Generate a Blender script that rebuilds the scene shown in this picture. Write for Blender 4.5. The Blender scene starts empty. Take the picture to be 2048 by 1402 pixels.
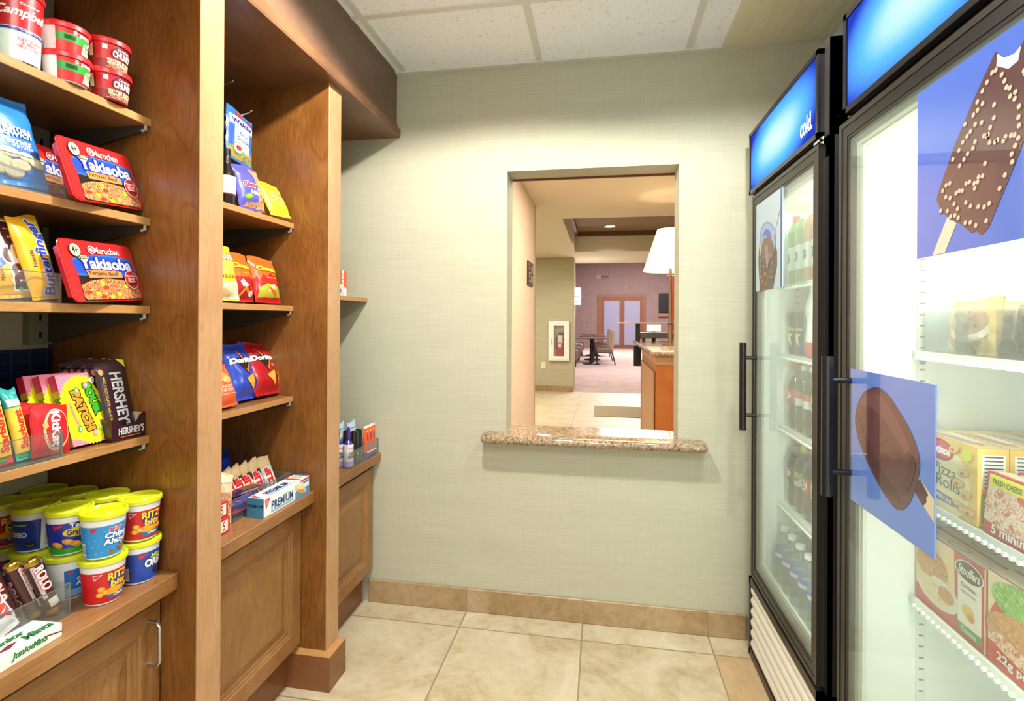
import bpy, math, random
from mathutils import Vector, Matrix, Euler
from mathutils.geometry import tessellate_polygon
random.seed(7)
PI = math.pi
SC = bpy.context.scene
COL = SC.collection

# ------------------------------------------------------------------ camera
def setup_camera():
    yaw, pit, rol = 0.170459, 0.001612, 0.0053929
    fw = Vector((-math.sin(yaw), math.cos(yaw), 0)); rt = Vector((math.cos(yaw), math.sin(yaw), 0)); up = Vector((0, 0, 1))
    fw2 = fw*math.cos(pit)+up*math.sin(pit); up2 = up*math.cos(pit)-fw*math.sin(pit)
    rt3 = rt*math.cos(rol)+up2*math.sin(rol); up3 = up2*math.cos(rol)-rt*math.sin(rol)
    m = Matrix((( rt3.x, up3.x, -fw2.x, 0), (rt3.y, up3.y, -fw2.y, 0), (rt3.z, up3.z, -fw2.z, 1.27), (0, 0, 0, 1)))
    cam = bpy.data.cameras.new('camera'); o = bpy.data.objects.new('camera', cam); COL.objects.link(o)
    o.matrix_world = m
    cam.sensor_width = 36; cam.lens = 1042.1/2048*36; cam.shift_y = -(701-637.96)/2048; cam.clip_start = .02; cam.clip_end = 100
    SC.camera = o
setup_camera()

# ------------------------------------------------------------------ world, exposure, lights
w = bpy.data.worlds.new('world'); SC.world = w; w.use_nodes = True
w.node_tree.nodes['Background'].inputs[0].default_value = (1, .93, .84, 1)
w.node_tree.nodes['Background'].inputs[1].default_value = .25
SC.view_settings.view_transform = 'Standard'; SC.view_settings.look = 'None'
SC.view_settings.exposure = 0.15; SC.view_settings.gamma = 1; SC.view_settings.use_curve_mapping = False

def area(name, loc, size, power, color=(1, 1, 1), rot=(0, 0, 0), size_y=None, spread=None):
    l = bpy.data.lights.new(name, 'AREA'); l.energy = power; l.color = color; l.size = size
    if size_y: l.shape = 'RECTANGLE'; l.size_y = size_y
    if spread: l.spread = spread
    o = bpy.data.objects.new(name, l); COL.objects.link(o); o.location = loc; o.rotation_euler = rot
    return o
def spot(name, loc, power, color, angle=150, blend=.25, radius=.05, rot=(0, 0, 0)):
    l = bpy.data.lights.new(name, 'SPOT'); l.energy = power; l.color = color; l.spot_size = math.radians(angle); l.spot_blend = blend
    l.shadow_soft_size = radius
    o = bpy.data.objects.new(name, l); COL.objects.link(o); o.location = loc; o.rotation_euler = rot
    return o
WARM = (1, .95, .86); NEUT = (.97, 1, .93); AMBER = (1, .86, .68)
spot('downlight_lamp', (-.40, 1.22, 2.36), 112, WARM, 158, .22, .04)
spot('downlight_lamp', (.50, 1.30, 2.36), 46, NEUT, 158, .25, .05)
area('ceiling_troffer_lamp', (-.05, -.55, 2.35), .6, 34, NEUT, size_y=1.2)
area('entrance_fill', (0, -2.25, 1.15), 2.2, 32, NEUT, (PI/2, 0, 0), size_y=2.1)     # soft fill added at an assumed, unseen entrance behind the camera
# next room
area('hall_lamp', (.6, 3.6, 2.36), 1.6, 66, AMBER)
area('hall_lamp', (-1.6, 7.0, 2.36), 1.6, 80, (1, .93, .82))
area('dining_lamp', (1.5, 13.0, 4.1), 3, 330, (1, .93, .92))
area('dining_lamp', (1.5, 20.0, 4.1), 3, 560, (1, .91, .92))

# ------------------------------------------------------------------ materials
def lin(c): return c/12.92 if c <= .04045 else ((c+.055)/1.055)**2.4
def hx(s): s = s.lstrip('#'); return tuple(lin(int(s[i:i+2], 16)/255) for i in (0, 2, 4))+(1,)
MC = {}
def mat(col, rough=.5, metal=0., coat=0., emit=0., name=None):
    k = (col, rough, metal, coat, emit)
    if k in MC: return MC[k]
    m = bpy.data.materials.new(name or 'paint_'+col.strip('#')); m.use_nodes = True
    b = m.node_tree.nodes['Principled BSDF']; b.inputs['Base Color'].default_value = hx(col); b.inputs['Roughness'].default_value = rough
    b.inputs['Metallic'].default_value = metal; b.inputs['Coat Weight'].default_value = coat; b.inputs['Coat Roughness'].default_value = .15
    if emit: b.inputs['Emission Color'].default_value = hx(col); b.inputs['Emission Strength'].default_value = emit
    MC[k] = m; return m
class NT:
    def __init__(s, name):
        s.m = bpy.data.materials.new(name); s.m.use_nodes = True; s.t = s.m.node_tree; s.b = s.t.nodes['Principled BSDF']; s.out = s.t.nodes['Material Output']
    def n(s, typ, **kw):
        n = s.t.nodes.new(typ)
        for k, v in kw.items():
            if k in n.inputs: n.inputs[k].default_value = v
            else: setattr(n, k, v)
        return n
    def l(s, a, b): s.t.links.new(a, b)
    def coord(s, scale=(1, 1, 1), kind='Object', rot=(0, 0, 0), loc=(0, 0, 0)):
        c = s.n('ShaderNodeTexCoord'); mp = s.n('ShaderNodeMapping'); mp.inputs['Scale'].default_value = scale; mp.inputs['Rotation'].default_value = rot; mp.inputs['Location'].default_value = loc
        if kind == 'World':
            g = s.n('ShaderNodeNewGeometry'); s.l(g.outputs['Position'], mp.inputs[0])
        else: s.l(c.outputs[kind], mp.inputs[0])
        return mp.outputs[0]
    def noise(s, vec, scale, detail=4, rough=.55, dist=0):
        n = s.n('ShaderNodeTexNoise', Scale=scale, Detail=detail, Roughness=rough, Distortion=dist); s.l(vec, n.inputs['Vector']); return n.outputs['Fac']
    def ramp(s, fac, stops, interp='LINEAR'):
        r = s.n('ShaderNodeValToRGB'); e = r.color_ramp; e.interpolation = interp
        while len(e.elements) < len(stops): e.elements.new(.5)
        for el, (p, c) in zip(e.elements, stops): el.position = p; el.color = hx(c) if isinstance(c, str) else c
        s.l(fac, r.inputs[0]); return r.outputs[0]
    def mix(s, fac, a, b, mode='MIX'):
        n = s.n('ShaderNodeMix', data_type='RGBA', blend_type=mode)
        for v, i in ((fac, 0), (a, 6), (b, 7)):
            if isinstance(v, (int, float)): n.inputs[i].default_value = v
            elif isinstance(v, tuple): n.inputs[i].default_value = v
            else: s.l(v, n.inputs[i])
        return n.outputs[2]
    def math(s, op, a, b=0):
        n = s.n('ShaderNodeMath', operation=op); n.inputs[2].default_value = .1
        for v, i in ((a, 0), (b, 1)):
            if isinstance(v, (int, float)): n.inputs[i].default_value = v
            else: s.l(v, n.inputs[i])
        return n.outputs[0]
    def bump(s, h, strength=.2, dist=.002):
        b = s.n('ShaderNodeBump', Strength=strength, Distance=dist); s.l(h, b.inputs['Height']); s.l(b.outputs[0], s.b.inputs['Normal'])
    def fin(s, col, rough=.5, spec=None):
        if isinstance(col, str): s.b.inputs['Base Color'].default_value = hx(col)
        else: s.l(col, s.b.inputs['Base Color'])
        s.b.inputs['Roughness'].default_value = rough
        if spec is not None: s.b.inputs['Specular IOR Level'].default_value = spec
        return s.m

def wood(name, axis, dark, mid, light, rough=.32, ring=1.0):
    t = NT(name)
    sc = {'z': (6, 6, 1.5), 'y': (6, 1.5, 6), 'x': (1.5, 6, 6)}[axis]
    v = t.coord(sc, 'World')
    big = t.noise(v, .9*ring, 3, .5, .8)
    tri = t.math('MULTIPLY', t.math('ABSOLUTE', t.math('SUBTRACT', t.math('FRACT', t.math('MULTIPLY', big, 11)), .5)), 2)
    thin = t.math('POWER', tri, 7)
    fs = {'z': (330, 330, 14), 'y': (330, 14, 330), 'x': (14, 330, 330)}[axis]
    fine = t.noise(t.coord(fs, 'World'), 1, 3, .65)
    blot = t.noise(t.coord((4, 4, 2.5), 'World'), 1.6, 3)
    f = t.math('SUBTRACT', t.math('ADD', t.math('ADD', t.math('MULTIPLY', tri, .10), t.math('MULTIPLY', fine, .52)), t.math('MULTIPLY', blot, .50)), t.math('MULTIPLY', thin, .16))
    col = t.ramp(f, [(.28, dark), (.53, mid), (.76, light)])
    t.bump(fine, .05, .0008)
    return t.fin(col, rough)
W_V = wood('maple_stain_vertical', 'z', '#573312', '#7e4e22', '#996935')
W_Y = wood('maple_stain_lengthwise', 'y', '#6c4420', '#906237', '#a87c4f')
W_X = wood('maple_stain_across', 'x', '#5a3412', '#7c4c22', '#946435')
W_EDGE = wood('maple_edge_band', 'y', '#9a6a3c', '#b5844f', '#c29563')
W_PIL = wood('maple_lit_face', 'z', '#9f7350', '#b58a62', '#c49b76')  # paler maple copy, light on the pilaster fronts put into the colour
W_DOOR = wood('maple_door', 'z', '#744a26', '#8f6338', '#a3784b', ring=.7)
W_PLINTH = wood('maple_plinth', 'y', '#6c4022', '#80502e', '#92623e')
W_FAS = wood('fascia_stain', 'z', '#5d4434', '#6c5141', '#775c4a')
W_SOF = wood('soffit_stain', 'y', '#5a3c28', '#6f4d35', '#866246')
W_BAR = wood('bar_wood', 'z', '#8d4a1a', '#a85f28', '#bb7438')

def grass(name, c1, c2, c3):
    t = NT(name)
    a = t.noise(t.coord((5, 5, 260), 'World'), 1, 4, .65)
    b = t.noise(t.coord((170, 170, 9), 'World'), 1, 2, .5)
    c = t.noise(t.coord((1, 1, 14), 'World'), 1.2, 2)
    f = t.math('ADD', t.math('MULTIPLY', a, .62), t.math('ADD', t.math('MULTIPLY', b, .16), t.math('MULTIPLY', c, .20)))
    t.bump(a, .25, .001)
    return t.fin(t.ramp(f, [(.30, c1), (.53, c2), (.75, c3)]), .75, .25)
WALLP = grass('grasscloth_wallpaper', '#b1af9a', '#bdbba6', '#c8c6b3')
KHAKI = grass('khaki_wallcovering', '#aaa386', '#b9b295', '#c2bb9f')
PEACH = grass('peach_wall', '#d8c4ae', '#dfccb8', '#e5d3c0')
t = NT('mauve_wallcovering'); n = t.noise(t.coord((1, 1, 1), 'World'), 14, 4); MAUVE = t.fin(t.ramp(n, [(.3, '#7f6c68'), (.7, '#8d7a75')]), .8, .2)
t = NT('wood_weave_backing'); n = t.noise(t.coord((6, 6, 120), 'World'), 1, 3); BACKING = t.fin(t.ramp(n, [(.3, '#8f8468'), (.7, '#a89d80')]), .8)

def tile_mat(name, x0, y0, dx, dy, base=None, grout='#97896f', warm=None):
    t = NT(name)
    g = t.n('ShaderNodeNewGeometry'); sp = t.n('ShaderNodeSeparateXYZ'); t.l(g.outputs['Position'], sp.inputs[0])
    u = t.math('DIVIDE', t.math('SUBTRACT', sp.outputs[0], x0), dx); v = t.math('DIVIDE', t.math('SUBTRACT', sp.outputs[1], y0), dy)
    cell = t.n('ShaderNodeCombineXYZ'); t.l(t.math('FLOOR', u), cell.inputs[0]); t.l(t.math('FLOOR', v), cell.inputs[1])
    wn = t.n('ShaderNodeTexWhiteNoise'); t.l(cell.outputs[0], wn.inputs[0])
    off = t.n('ShaderNodeVectorMath', operation='MULTIPLY'); t.l(wn.outputs[1], off.inputs[0]); off.inputs[1].default_value = (30, 30, 30)
    add = t.n('ShaderNodeVectorMath', operation='ADD'); t.l(g.outputs['Position'], add.inputs[0]); t.l(off.outputs[0], add.inputs[1])
    n1 = t.noise(add.outputs[0], 3.6, 7, .66, .9); n2 = t.noise(add.outputs[0], 26, 6, .7, .6)
    f = t.math('ADD', t.math('MULTIPLY', n1, .68), t.math('MULTIPLY', n2, .34))
    col = t.ramp(f, base or [(.30, '#a39274'), (.42, '#bdae90'), (.50, '#cdc1a8'), (.62, '#dad1bc'), (.74, '#e6e1d2')])
    tint = t.ramp(wn.outputs[0], [(0, '#e0d2b4'), (.25, '#e8dcc2'), (.5, '#ece4d0'), (1, '#f2efe4')])
    col = t.mix(.45, col, tint, 'MULTIPLY')
    if warm: col = t.mix(t.math('MULTIPLY', t.math('COMPARE', t.math('FLOOR', u), warm[0]), t.math('COMPARE', t.math('FLOOR', v), warm[1])), col, t.mix(.5, col, hx('#dba868'), 'MULTIPLY'))
    def edge(w):
        fr = t.math('FRACT', w[0]); d = t.math('MULTIPLY', t.math('SUBTRACT', .5, t.math('ABSOLUTE', t.math('SUBTRACT', fr, .5))), w[1]); return d
    d = t.math('MINIMUM', edge((u, dx)), edge((v, dy)))
    mask = t.math('LESS_THAN', d, .0032)
    col = t.mix(mask, col, hx(grout))
    t.bump(t.math('ADD', t.math('MULTIPLY', t.math('MINIMUM', d, .006), 60), t.math('MULTIPLY', n2, .12)), .25, .003)
    return t.fin(col, .38)
FLOOR = tile_mat('travertine_tile_floor', -.573, 2.087, .5005, .487, warm=(2, -1))
FLOOR2 = tile_mat('hall_tile_floor', -.35, 7.9, .62, .75, [(.3, '#b5a587'), (.5, '#cdc1a4'), (.7, '#dcd3bb')])
BASET = tile_mat('travertine_baseboard', -.573, 0, .5005, 50, [(.30, '#85683f'), (.45, '#9d825c'), (.56, '#b19877'), (.74, '#c6b394')], '#97856a')
t = NT('acoustic_ceiling_tile'); v = t.coord((1, 1, 1), 'World'); vo = t.n('ShaderNodeTexVoronoi', Scale=115.0); t.l(v, vo.inputs['Vector'])
n = t.noise(v, 55, 4, .7); spk = t.math('LESS_THAN', t.math('ADD', vo.outputs['Distance'], t.math('MULTIPLY', n, .9)), .60)
CEIL = t.fin(t.mix(spk, hx('#f6faff'), hx('#b2b4b0')), .9, .1); t.bump(spk, -.3, .002)
TEE = mat('#dcd9d2', .5); TRIMW = mat('#e8e4da', .5)
def granite(name, scale=1.0):
    t = NT(name); v = t.coord((1, 1, 1), 'World')
    n1 = t.noise(v, 95*scale, 5, .75); n2 = t.noise(v, 38*scale, 3, .6); vo = t.n('ShaderNodeTexVoronoi', Scale=190.0*scale); t.l(v, vo.inputs['Vector'])
    c = t.ramp(n1, [(.38, '#1d1916'), (.44, '#4f3e30'), (.49, '#94755a'), (.56, '#b39a7c'), (.68, '#cbb698')])
    c2 = t.ramp(n2, [(.35, '#7d6850'), (.62, '#c2ac8c')]); c = t.mix(.35, c, c2)
    return t.fin(c, .14, .6)
GRANITE = granite('speckled_brown_granite')

BLACK = mat('#17151a', .35, name='black_plastic'); BLACK2 = mat('#232126', .22, .3, name='black_powder_coat'); STEEL = mat('#b9b9bb', .3, 1., name='brushed_steel'); CHROME = mat('#e6e6ea', .12, 1., name='chrome')
GREYFR = mat('#39342f', .34, .45, name='bronze_door_frame'); WHITE = mat('#eef0ea', .4); OFFW = mat('#d9d4c4', .5)
def clear(name, tint=(1, 1, 1, 1), refl=.06, haze=0):
    t = NT(name); tr = t.n('ShaderNodeBsdfTransparent'); tr.inputs[0].default_value = tint; gl = t.n('ShaderNodeBsdfGlossy', Roughness=.02)
    fr = t.n('ShaderNodeLayerWeight', Blend=.5); mx = t.n('ShaderNodeMixShader')
    fac = t.math('ADD', t.math('MULTIPLY', t.math('POWER', fr.outputs['Facing'], 5), .9), refl)
    t.l(fac, mx.inputs[0]); t.l(tr.outputs[0], mx.inputs[1]); t.l(gl.outputs[0], mx.inputs[2])
    last = mx
    if haze:
        d = t.n('ShaderNodeBsdfDiffuse'); d.inputs[0].default_value = (.8, .9, .86, 1); m2 = t.n('ShaderNodeMixShader'); m2.inputs[0].default_value = haze
        t.l(mx.outputs[0], m2.inputs[1]); t.l(d.outputs[0], m2.inputs[2]); last = m2
    t.l(last.outputs[0], t.out.inputs[0]); return t.m
GLASS = clear('door_glass', (.93, .97, .95, 1), .03, .06); ACRYL = clear('clear_acrylic', (.93, .95, .96, 1), .05, .03); ACRED = clear('acrylic_cut_edge', (.35, .38, .42, 1), .2, .1); PET = clear('clear_bottle_plastic', (.84, .9, .92, 1), .08, .10)
COLA = mat('#2b1a14', .12, name='dark_soda')

# ------------------------------------------------------------------ mesh builder
class MB:
    def __init__(s): s.v = []; s.f = []; s.mi = []; s.mats = []; s.sm = []
    def m(s, mt):
        if mt not in s.mats: s.mats.append(mt)
        return s.mats.index(mt)
    def add(s, vs, fs, mt, smooth=False):
        b = len(s.v); s.v += [tuple(v) for v in vs]; i = s.m(mt)
        for f in fs: s.f.append(tuple(b+k for k in f)); s.mi.append(i); s.sm.append(smooth)
        return s
    def box(s, a, b, mt, bev=0):
        x0, y0, z0 = a; x1, y1, z1 = b
        if bev:
            c = bev; vs = []
            # chamfered box as stacked rings
            def ring(z, i): return [(x0+i, y0+c, z), (x0+c, y0+i, z), (x1-c, y0+i, z), (x1-i, y0+c, z), (x1-i, y1-c, z), (x1-c, y1-i, z), (x0+c, y1-i, z), (x0+i, y1-c, z)]
            rs = [ring(z0, c), ring(z0+c, 0), ring(z1-c, 0), ring(z1, c)]
            rs[0] = [(x0+c, y0+c, z0), (x0+c, y0+c, z0), (x1-c, y0+c, z0), (x1-c, y0+c, z0), (x1-c, y1-c, z0), (x1-c, y1-c, z0), (x0+c, y1-c, z0), (x0+c, y1-c, z0)]
            rs[3] = [(p[0], p[1], z1) for p in rs[0]]
            for r in rs: vs += r
            fs = []
            for k in range(3):
                for i in range(8): j = (i+1) % 8; fs.append((k*8+i, k*8+j, (k+1)*8+j, (k+1)*8+i))
            fs.append((6, 4, 2, 0)); fs.append((24, 26, 28, 30))
            return s.add(vs, fs, mt)
        vs = [(x0, y0, z0), (x1, y0, z0), (x1, y1, z0), (x0, y1, z0), (x0, y0, z1), (x1, y0, z1), (x1, y1, z1), (x0, y1, z1)]
        return s.add(vs, [(0, 3, 2, 1), (4, 5, 6, 7), (0, 1, 5, 4), (1, 2, 6, 5), (2, 3, 7, 6), (3, 0, 4, 7)], mt)
    def prism(s, poly, axis, a, b, mt, smooth=False):
        n = len(poly)
        def P(p, t): return {'x': (t, p[0], p[1]), 'y': (p[0], t, p[1]), 'z': (p[0], p[1], t)}[axis]
        vs = [P(p, a) for p in poly]+[P(p, b) for p in poly]
        s.add(vs, [(i, (i+1) % n, n+(i+1) % n, n+i) for i in range(n)], mt, smooth)
        return s.add(vs, [tuple(range(n-1, -1, -1)), tuple(range(n, 2*n))], mt)
    def lathe(s, prof, seg=32, c=(0, 0, 0), a0=0, a1=2*PI, smooth=True):
        # prof: list of (r, z, material of the band that follows)
        full = abs(a1-a0-2*PI) < 1e-6; nn = seg if full else seg+1
        for k in range(len(prof)-1):
            (r0, z0, mt), (r1, z1, _) = prof[k], prof[k+1]
            if mt is None: continue
            vs = []
            for r, z in ((r0, z0), (r1, z1)):
                for i in range(nn): a = a0+(a1-a0)*i/seg; vs.append((c[0]+r*math.cos(a), c[1]+r*math.sin(a), c[2]+z))
            fs = [(i, (i+1) % nn, nn+(i+1) % nn, nn+i) for i in range(seg)]
            s.add(vs, fs, mt, smooth)
        return s
    def tube(s, pts, r, mt, seg=10, cap=True):
        pts = [Vector(p) for p in pts]; vs = []; n = len(pts); rr = r if isinstance(r, (list, tuple)) else [r]*n
        prev = None
        for i, p in enumerate(pts):
            d = (pts[min(i+1, n-1)]-pts[max(i-1, 0)]).normalized()
            if prev is None:
                a = d.orthogonal().normalized()
            else: a = (prev-d*prev.dot(d)).normalized()
            prev = a; b = d.cross(a)
            for k in range(seg): t = 2*PI*k/seg; vs.append(p+(a*math.cos(t)+b*math.sin(t))*rr[i])
        fs = [(i*seg+k, i*seg+(k+1) % seg, (i+1)*seg+(k+1) % seg, (i+1)*seg+k) for i in range(n-1) for k in range(seg)]
        if cap: fs += [tuple(range(seg-1, -1, -1)), tuple((n-1)*seg+k for k in range(seg))]
        return s.add(vs, fs, mt, True)
    def cyl(s, a, b, r, mt, seg=20): return s.tube([a, b], r, mt, seg)
    def grid(s, fn, nu, nv, mt, smooth=True, flip=False):
        vs = [fn(i/nu, j/nv) for j in range(nv+1) for i in range(nu+1)]
        q = []
        for j in range(nv):
            for i in range(nu):
                a = j*(nu+1)+i; f = (a, a+1, a+nu+2, a+nu+1); q.append(f[::-1] if flip else f)
        return s.add(vs, q, mt, smooth)
    def art(s, art, fn, L=None):
        # fn(u, v, lift) -> point ; art in label metres
        for mt, layer, tris in art.it:
            if L: tris = subdiv(tris, L)
            lift = .0003+.00011*layer; idx = {}; vs = []; fs = []
            for tr in tris:
                f = []
                for p in tr:
                    k = (round(p[0], 6), round(p[1], 6))
                    if k not in idx: idx[k] = len(vs); vs.append(fn(p[0], p[1], lift))
                    f.append(idx[k])
                if len(set(f)) == 3: fs.append(tuple(f))
            s.add(vs, fs, mt, bool(L))
        return s
    def build(s, name, parent=None, loc=None, rot=None, bevel=0, sharp=40):
        me = bpy.data.meshes.new(name); me.from_pydata(s.v, [], s.f)
        for m in s.mats: me.materials.append(m)
        me.polygons.foreach_set('material_index', s.mi); me.polygons.foreach_set('use_smooth', s.sm)
        me.update()
        if any(s.sm):
            try: me.set_sharp_from_angle(angle=math.radians(sharp))
            except Exception: pass
        o = bpy.data.objects.new(name, me); COL.objects.link(o)
        if parent: o.parent = parent
        if loc is not None: o.location = loc
        if rot is not None: o.rotation_euler = rot
        if bevel:
            bm = o.modifiers.new('bevel', 'BEVEL'); bm.width = bevel; bm.segments = 2; bm.limit_method = 'ANGLE'; bm.angle_limit = math.radians(50)
        return o

def subdiv(tris, L):
    out = []; st = list(tris); L2 = L*L
    while st:
        a, b, c = st.pop()
        d = [(a[0]-b[0])**2+(a[1]-b[1])**2, (b[0]-c[0])**2+(b[1]-c[1])**2, (c[0]-a[0])**2+(c[1]-a[1])**2]
        m = max(d)
        if m <= L2: out.append((a, b, c)); continue
        k = d.index(m); p, q, r = ((a, b, c), (b, c, a), (c, a, b))[k]
        h = ((p[0]+q[0])/2, (p[1]+q[1])/2); st.append((p, h, r)); st.append((h, q, r))
    return out

TX = {}
def text_tris(s, bold=0., shear=0.):
    k = (s, round(bold, 3), shear)
    if k in TX: return TX[k]
    cu = bpy.data.curves.new('t', 'FONT'); cu.body = s; cu.size = 1; cu.offset = bold; cu.shear = shear; cu.resolution_u = 3; cu.fill_mode = 'FRONT'; cu.space_line = .85; cu.align_x = 'CENTER'
    o = bpy.data.objects.new('t', cu); COL.objects.link(o)
    dg = bpy.context.evaluated_depsgraph_get(); dg.update()
    me = bpy.data.meshes.new_from_object(o.evaluated_get(dg)); me.calc_loop_triangles()
    vs = [(v.co.x, v.co.y) for v in me.vertices]
    tr = []
    for t in me.loop_triangles:
        a, b, c = [vs[i] for i in t.vertices]
        if (b[0]-a[0])*(c[1]-a[1])-(b[1]-a[1])*(c[0]-a[0]) < 0: b, c = c, b
        tr.append((a, b, c))
    bpy.data.objects.remove(o); bpy.data.curves.remove(cu); bpy.data.meshes.remove(me)
    xs = [p[0] for p in vs]; ys = [p[1] for p in vs]
    TX[k] = (tr, (min(xs), max(xs), min(ys), max(ys))); return TX[k]

class Art:
    def __init__(s): s.it = []; s.k = 0
    def _m(s, m): return mat(m, .35, coat=.3) if isinstance(m, str) else m
    def add(s, m, tris, same=False):
        if not same: s.k += 1
        s.it.append((s._m(m), s.k, tris)); return s
    def poly(s, m, pts, same=False):
        tess = tessellate_polygon([[Vector((p[0], p[1], 0)) for p in pts]]); out = []
        for t in tess:
            a, b, c = [tuple(pts[i]) for i in t]
            if (b[0]-a[0])*(c[1]-a[1])-(b[1]-a[1])*(c[0]-a[0]) < 0: b, c = c, b
            out.append((a, b, c))
        return s.add(m, out, same)
    def rect(s, m, x0, y0, x1, y1, same=False): return s.poly(m, [(x0, y0), (x1, y0), (x1, y1), (x0, y1)], same)
    def rrect(s, m, x0, y0, x1, y1, r, same=False):
        pts = []
        for cx, cy, a in ((x1-r, y1-r, 0), (x0+r, y1-r, 90), (x0+r, y0+r, 180), (x1-r, y0+r, 270)):
            for k in range(6): t = math.radians(a+18*k); pts.append((cx+r*math.cos(t), cy+r*math.sin(t)))
        return s.poly(m, pts, same)
    def ell(s, m, cx, cy, rx, ry, rot=0, n=20, same=False, jag=0):
        pts = []; ca, sa = math.cos(rot), math.sin(rot)
        for i in range(n):
            t = 2*PI*i/n; q = 1-(jag if i % 2 else 0); x, y = rx*q*math.cos(t), ry*q*math.sin(t); pts.append((cx+x*ca-y*sa, cy+x*sa+y*ca))
        return s.poly(m, pts, same)
    def text(s, st, cx, cy, w, h, m, out=None, ow=.045, bold=.012, shear=0., rot=0., same=False):
        base, bb = text_tris(st, bold, shear); sx = w/(bb[1]-bb[0]); sy = h/(bb[3]-bb[2]); mx = (bb[0]+bb[1])/2; my = (bb[2]+bb[3])/2; ca, sa = math.cos(rot), math.sin(rot)
        def tf(p):
            x = (p[0]-mx)*sx; y = (p[1]-my)*sy; return (cx+x*ca-y*sa, cy+x*sa+y*ca)
        if out:
            o2, _ = text_tris(st, bold+ow, shear); s.add(out, [tuple(tf(p) for p in t) for t in o2], same)
        return s.add(m, [tuple(tf(p) for p in t) for t in base], same and not out)
    def dots(s, m, pts, rx, ry, n=8, rot=0):
        s.k += 1
        for p in pts: s.ell(m, p[0], p[1], rx, ry, rot, n, same=True)
        return s

# ------------------------------------------------------------------ tagging
def tag(o, label, cat, group=None, kind=None):
    if label: o['label'] = label
    if cat: o['category'] = cat
    if group: o['group'] = group
    if kind: o['kind'] = kind
    return o
def thing(name, label, cat, loc=(0, 0, 0), rot=(0, 0, 0), group=None):
    o = bpy.data.objects.new(name, None); o.empty_display_size = .05; COL.objects.link(o); o.location = loc; o.rotation_euler = rot
    return tag(o, label, cat, group)
def struct(o, label=None): o['kind'] = 'structure'; 
def S(mb, name, bevel=0):
    o = mb.build(name, bevel=bevel); o['kind'] = 'structure'; return o
def dup(root, loc=None, rot=None, label=None, group=None):
    r = root.copy(); COL.objects.link(r)
    if loc is not None: r.location = loc
    if rot is not None: r.rotation_euler = rot
    if label: r['label'] = label
    if group: r['group'] = group
    for ch in list(root.children):
        c = ch.copy(); COL.objects.link(c); c.parent = r
        for g in ch.children:
            d = g.copy(); COL.objects.link(d); d.parent = c
    return r
# ================================================================== ROOM SHELL
YW = 2.214; CZ = 2.375; XL = -1.345; XR = 1.32; YB = -2.3
OX0, OX1, OZ0, OZ1, YW2 = -.404, .309, .785, 1.911, 2.345     # pass-through opening
mb = MB(); mb.box((XL-.1, YB-.1, -.1), (XR+.1, YW2, 0), FLOOR); S(mb, 'floor')
mb = MB(); mb.box((XL-.1, YB-.1, CZ), (XR+.1, YW2, CZ+.1), CEIL); S(mb, 'ceiling')
mb = MB(); mb.box((XL-.1, YB, 0), (XL, YW, CZ), WALLP); S(mb, 'wall_left')
mb = MB(); mb.box((XR, YB, 0), (XR+.1, YW, CZ), WALLP); S(mb, 'wall_right')
mb = MB(); mb.box((XL-.1, YB-.1, 0), (-1.1, YB, CZ), WALLP); mb.box((1.1, YB-.1, 0), (XR+.1, YB, CZ), WALLP); mb.box((-1.1, YB-.1, 2.2), (1.1, YB, CZ), WALLP); S(mb, 'wall_front')
# back wall with the opening
mb = MB()
mb.box((XL-.1, YW, 0), (OX0, YW2, CZ), WALLP); mb.box((OX1, YW, 0), (XR+.1, YW2, CZ), WALLP)
mb.box((OX0, YW, 0), (OX1, YW2, OZ0-.0), WALLP); mb.box((OX0, YW, OZ1), (OX1, YW2, CZ), WALLP)
S(mb, 'wall_back')
mb = MB(); mb.box((OX0-.002, YW2, OZ1-.008), (OX1+.002, YW2+.012, OZ1+.03), mat('#6e2c16', .5)); S(mb, 'trim_1')
# tile baseboard, one piece per run
mb = MB(); mb.box((-1.03, YW-.012, 0), (.575, YW, .1), BASET, .003); S(mb, 'baseboard_back')
mb = MB(); mb.box((XR-.012, YB, 0), (XR, YW-.02, .1), BASET); S(mb, 'baseboard_right')
# ceiling grid
mb = MB()
for x in (-.872, -.266, .342, .948): mb.box((x-.012, YB, CZ-.006), (x+.012, YW-.02, CZ+.002), TEE)
for y in (1.782, .572, -.638, -1.848): 
    for a, b in ((-.91, -.884), (-.86, -.278), (-.254, .33), (.354, .936), (.96, XR)): mb.box((a, y-.012, CZ-.005), (b, y+.012, CZ+.002), TEE)
mb.box((-.91, YW-.022, CZ-.012), (XR, YW, CZ+.002), TEE)
S(mb, 'trim_2')
# ceiling air vent (lightly louvred)
VENTC = mat('#dcd9be', .5); VENTL = mat('#d9d6bc', .55)
mb = MB(); mb.box((.47, 1.62, CZ-.012), (.86, 2.19, CZ-.002), VENTC, .002)
vent = mb.build('air_vent'); tag(vent, 'cream louvred air vent set in the white ceiling above the drinks cooler', 'vent')
mb = MB()
for k in range(4):
    x0 = .525+k*.073
    mb.box((x0, 1.66, CZ-.0135), (x0+.068, 2.15, CZ-.0125), VENTL)
    for j in range(46): mb.box((x0+.002, 1.665+j*.0105, CZ-.0148), (x0+.066, 1.670+j*.0105, CZ-.0135), VENTC)
mb.build('louvre_panel', vent)

# ------------------------------------------------------------------ soffit over the shelving
mb = MB(); mb.box((XL, YB, 2.10), (-.91, YW, CZ), W_FAS); o = S(mb, 'trim_3', .001)
mb = MB(); mb.prism([(XL, 2.083), (-.895, 2.083), (-.892, 2.090), (-.892, 2.118), (-.905, 2.132), (-.911, 2.150), (-.911, 2.10), (XL, 2.10)], 'y', YB, YW, W_SOF); S(mb, 'trim_4')

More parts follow.
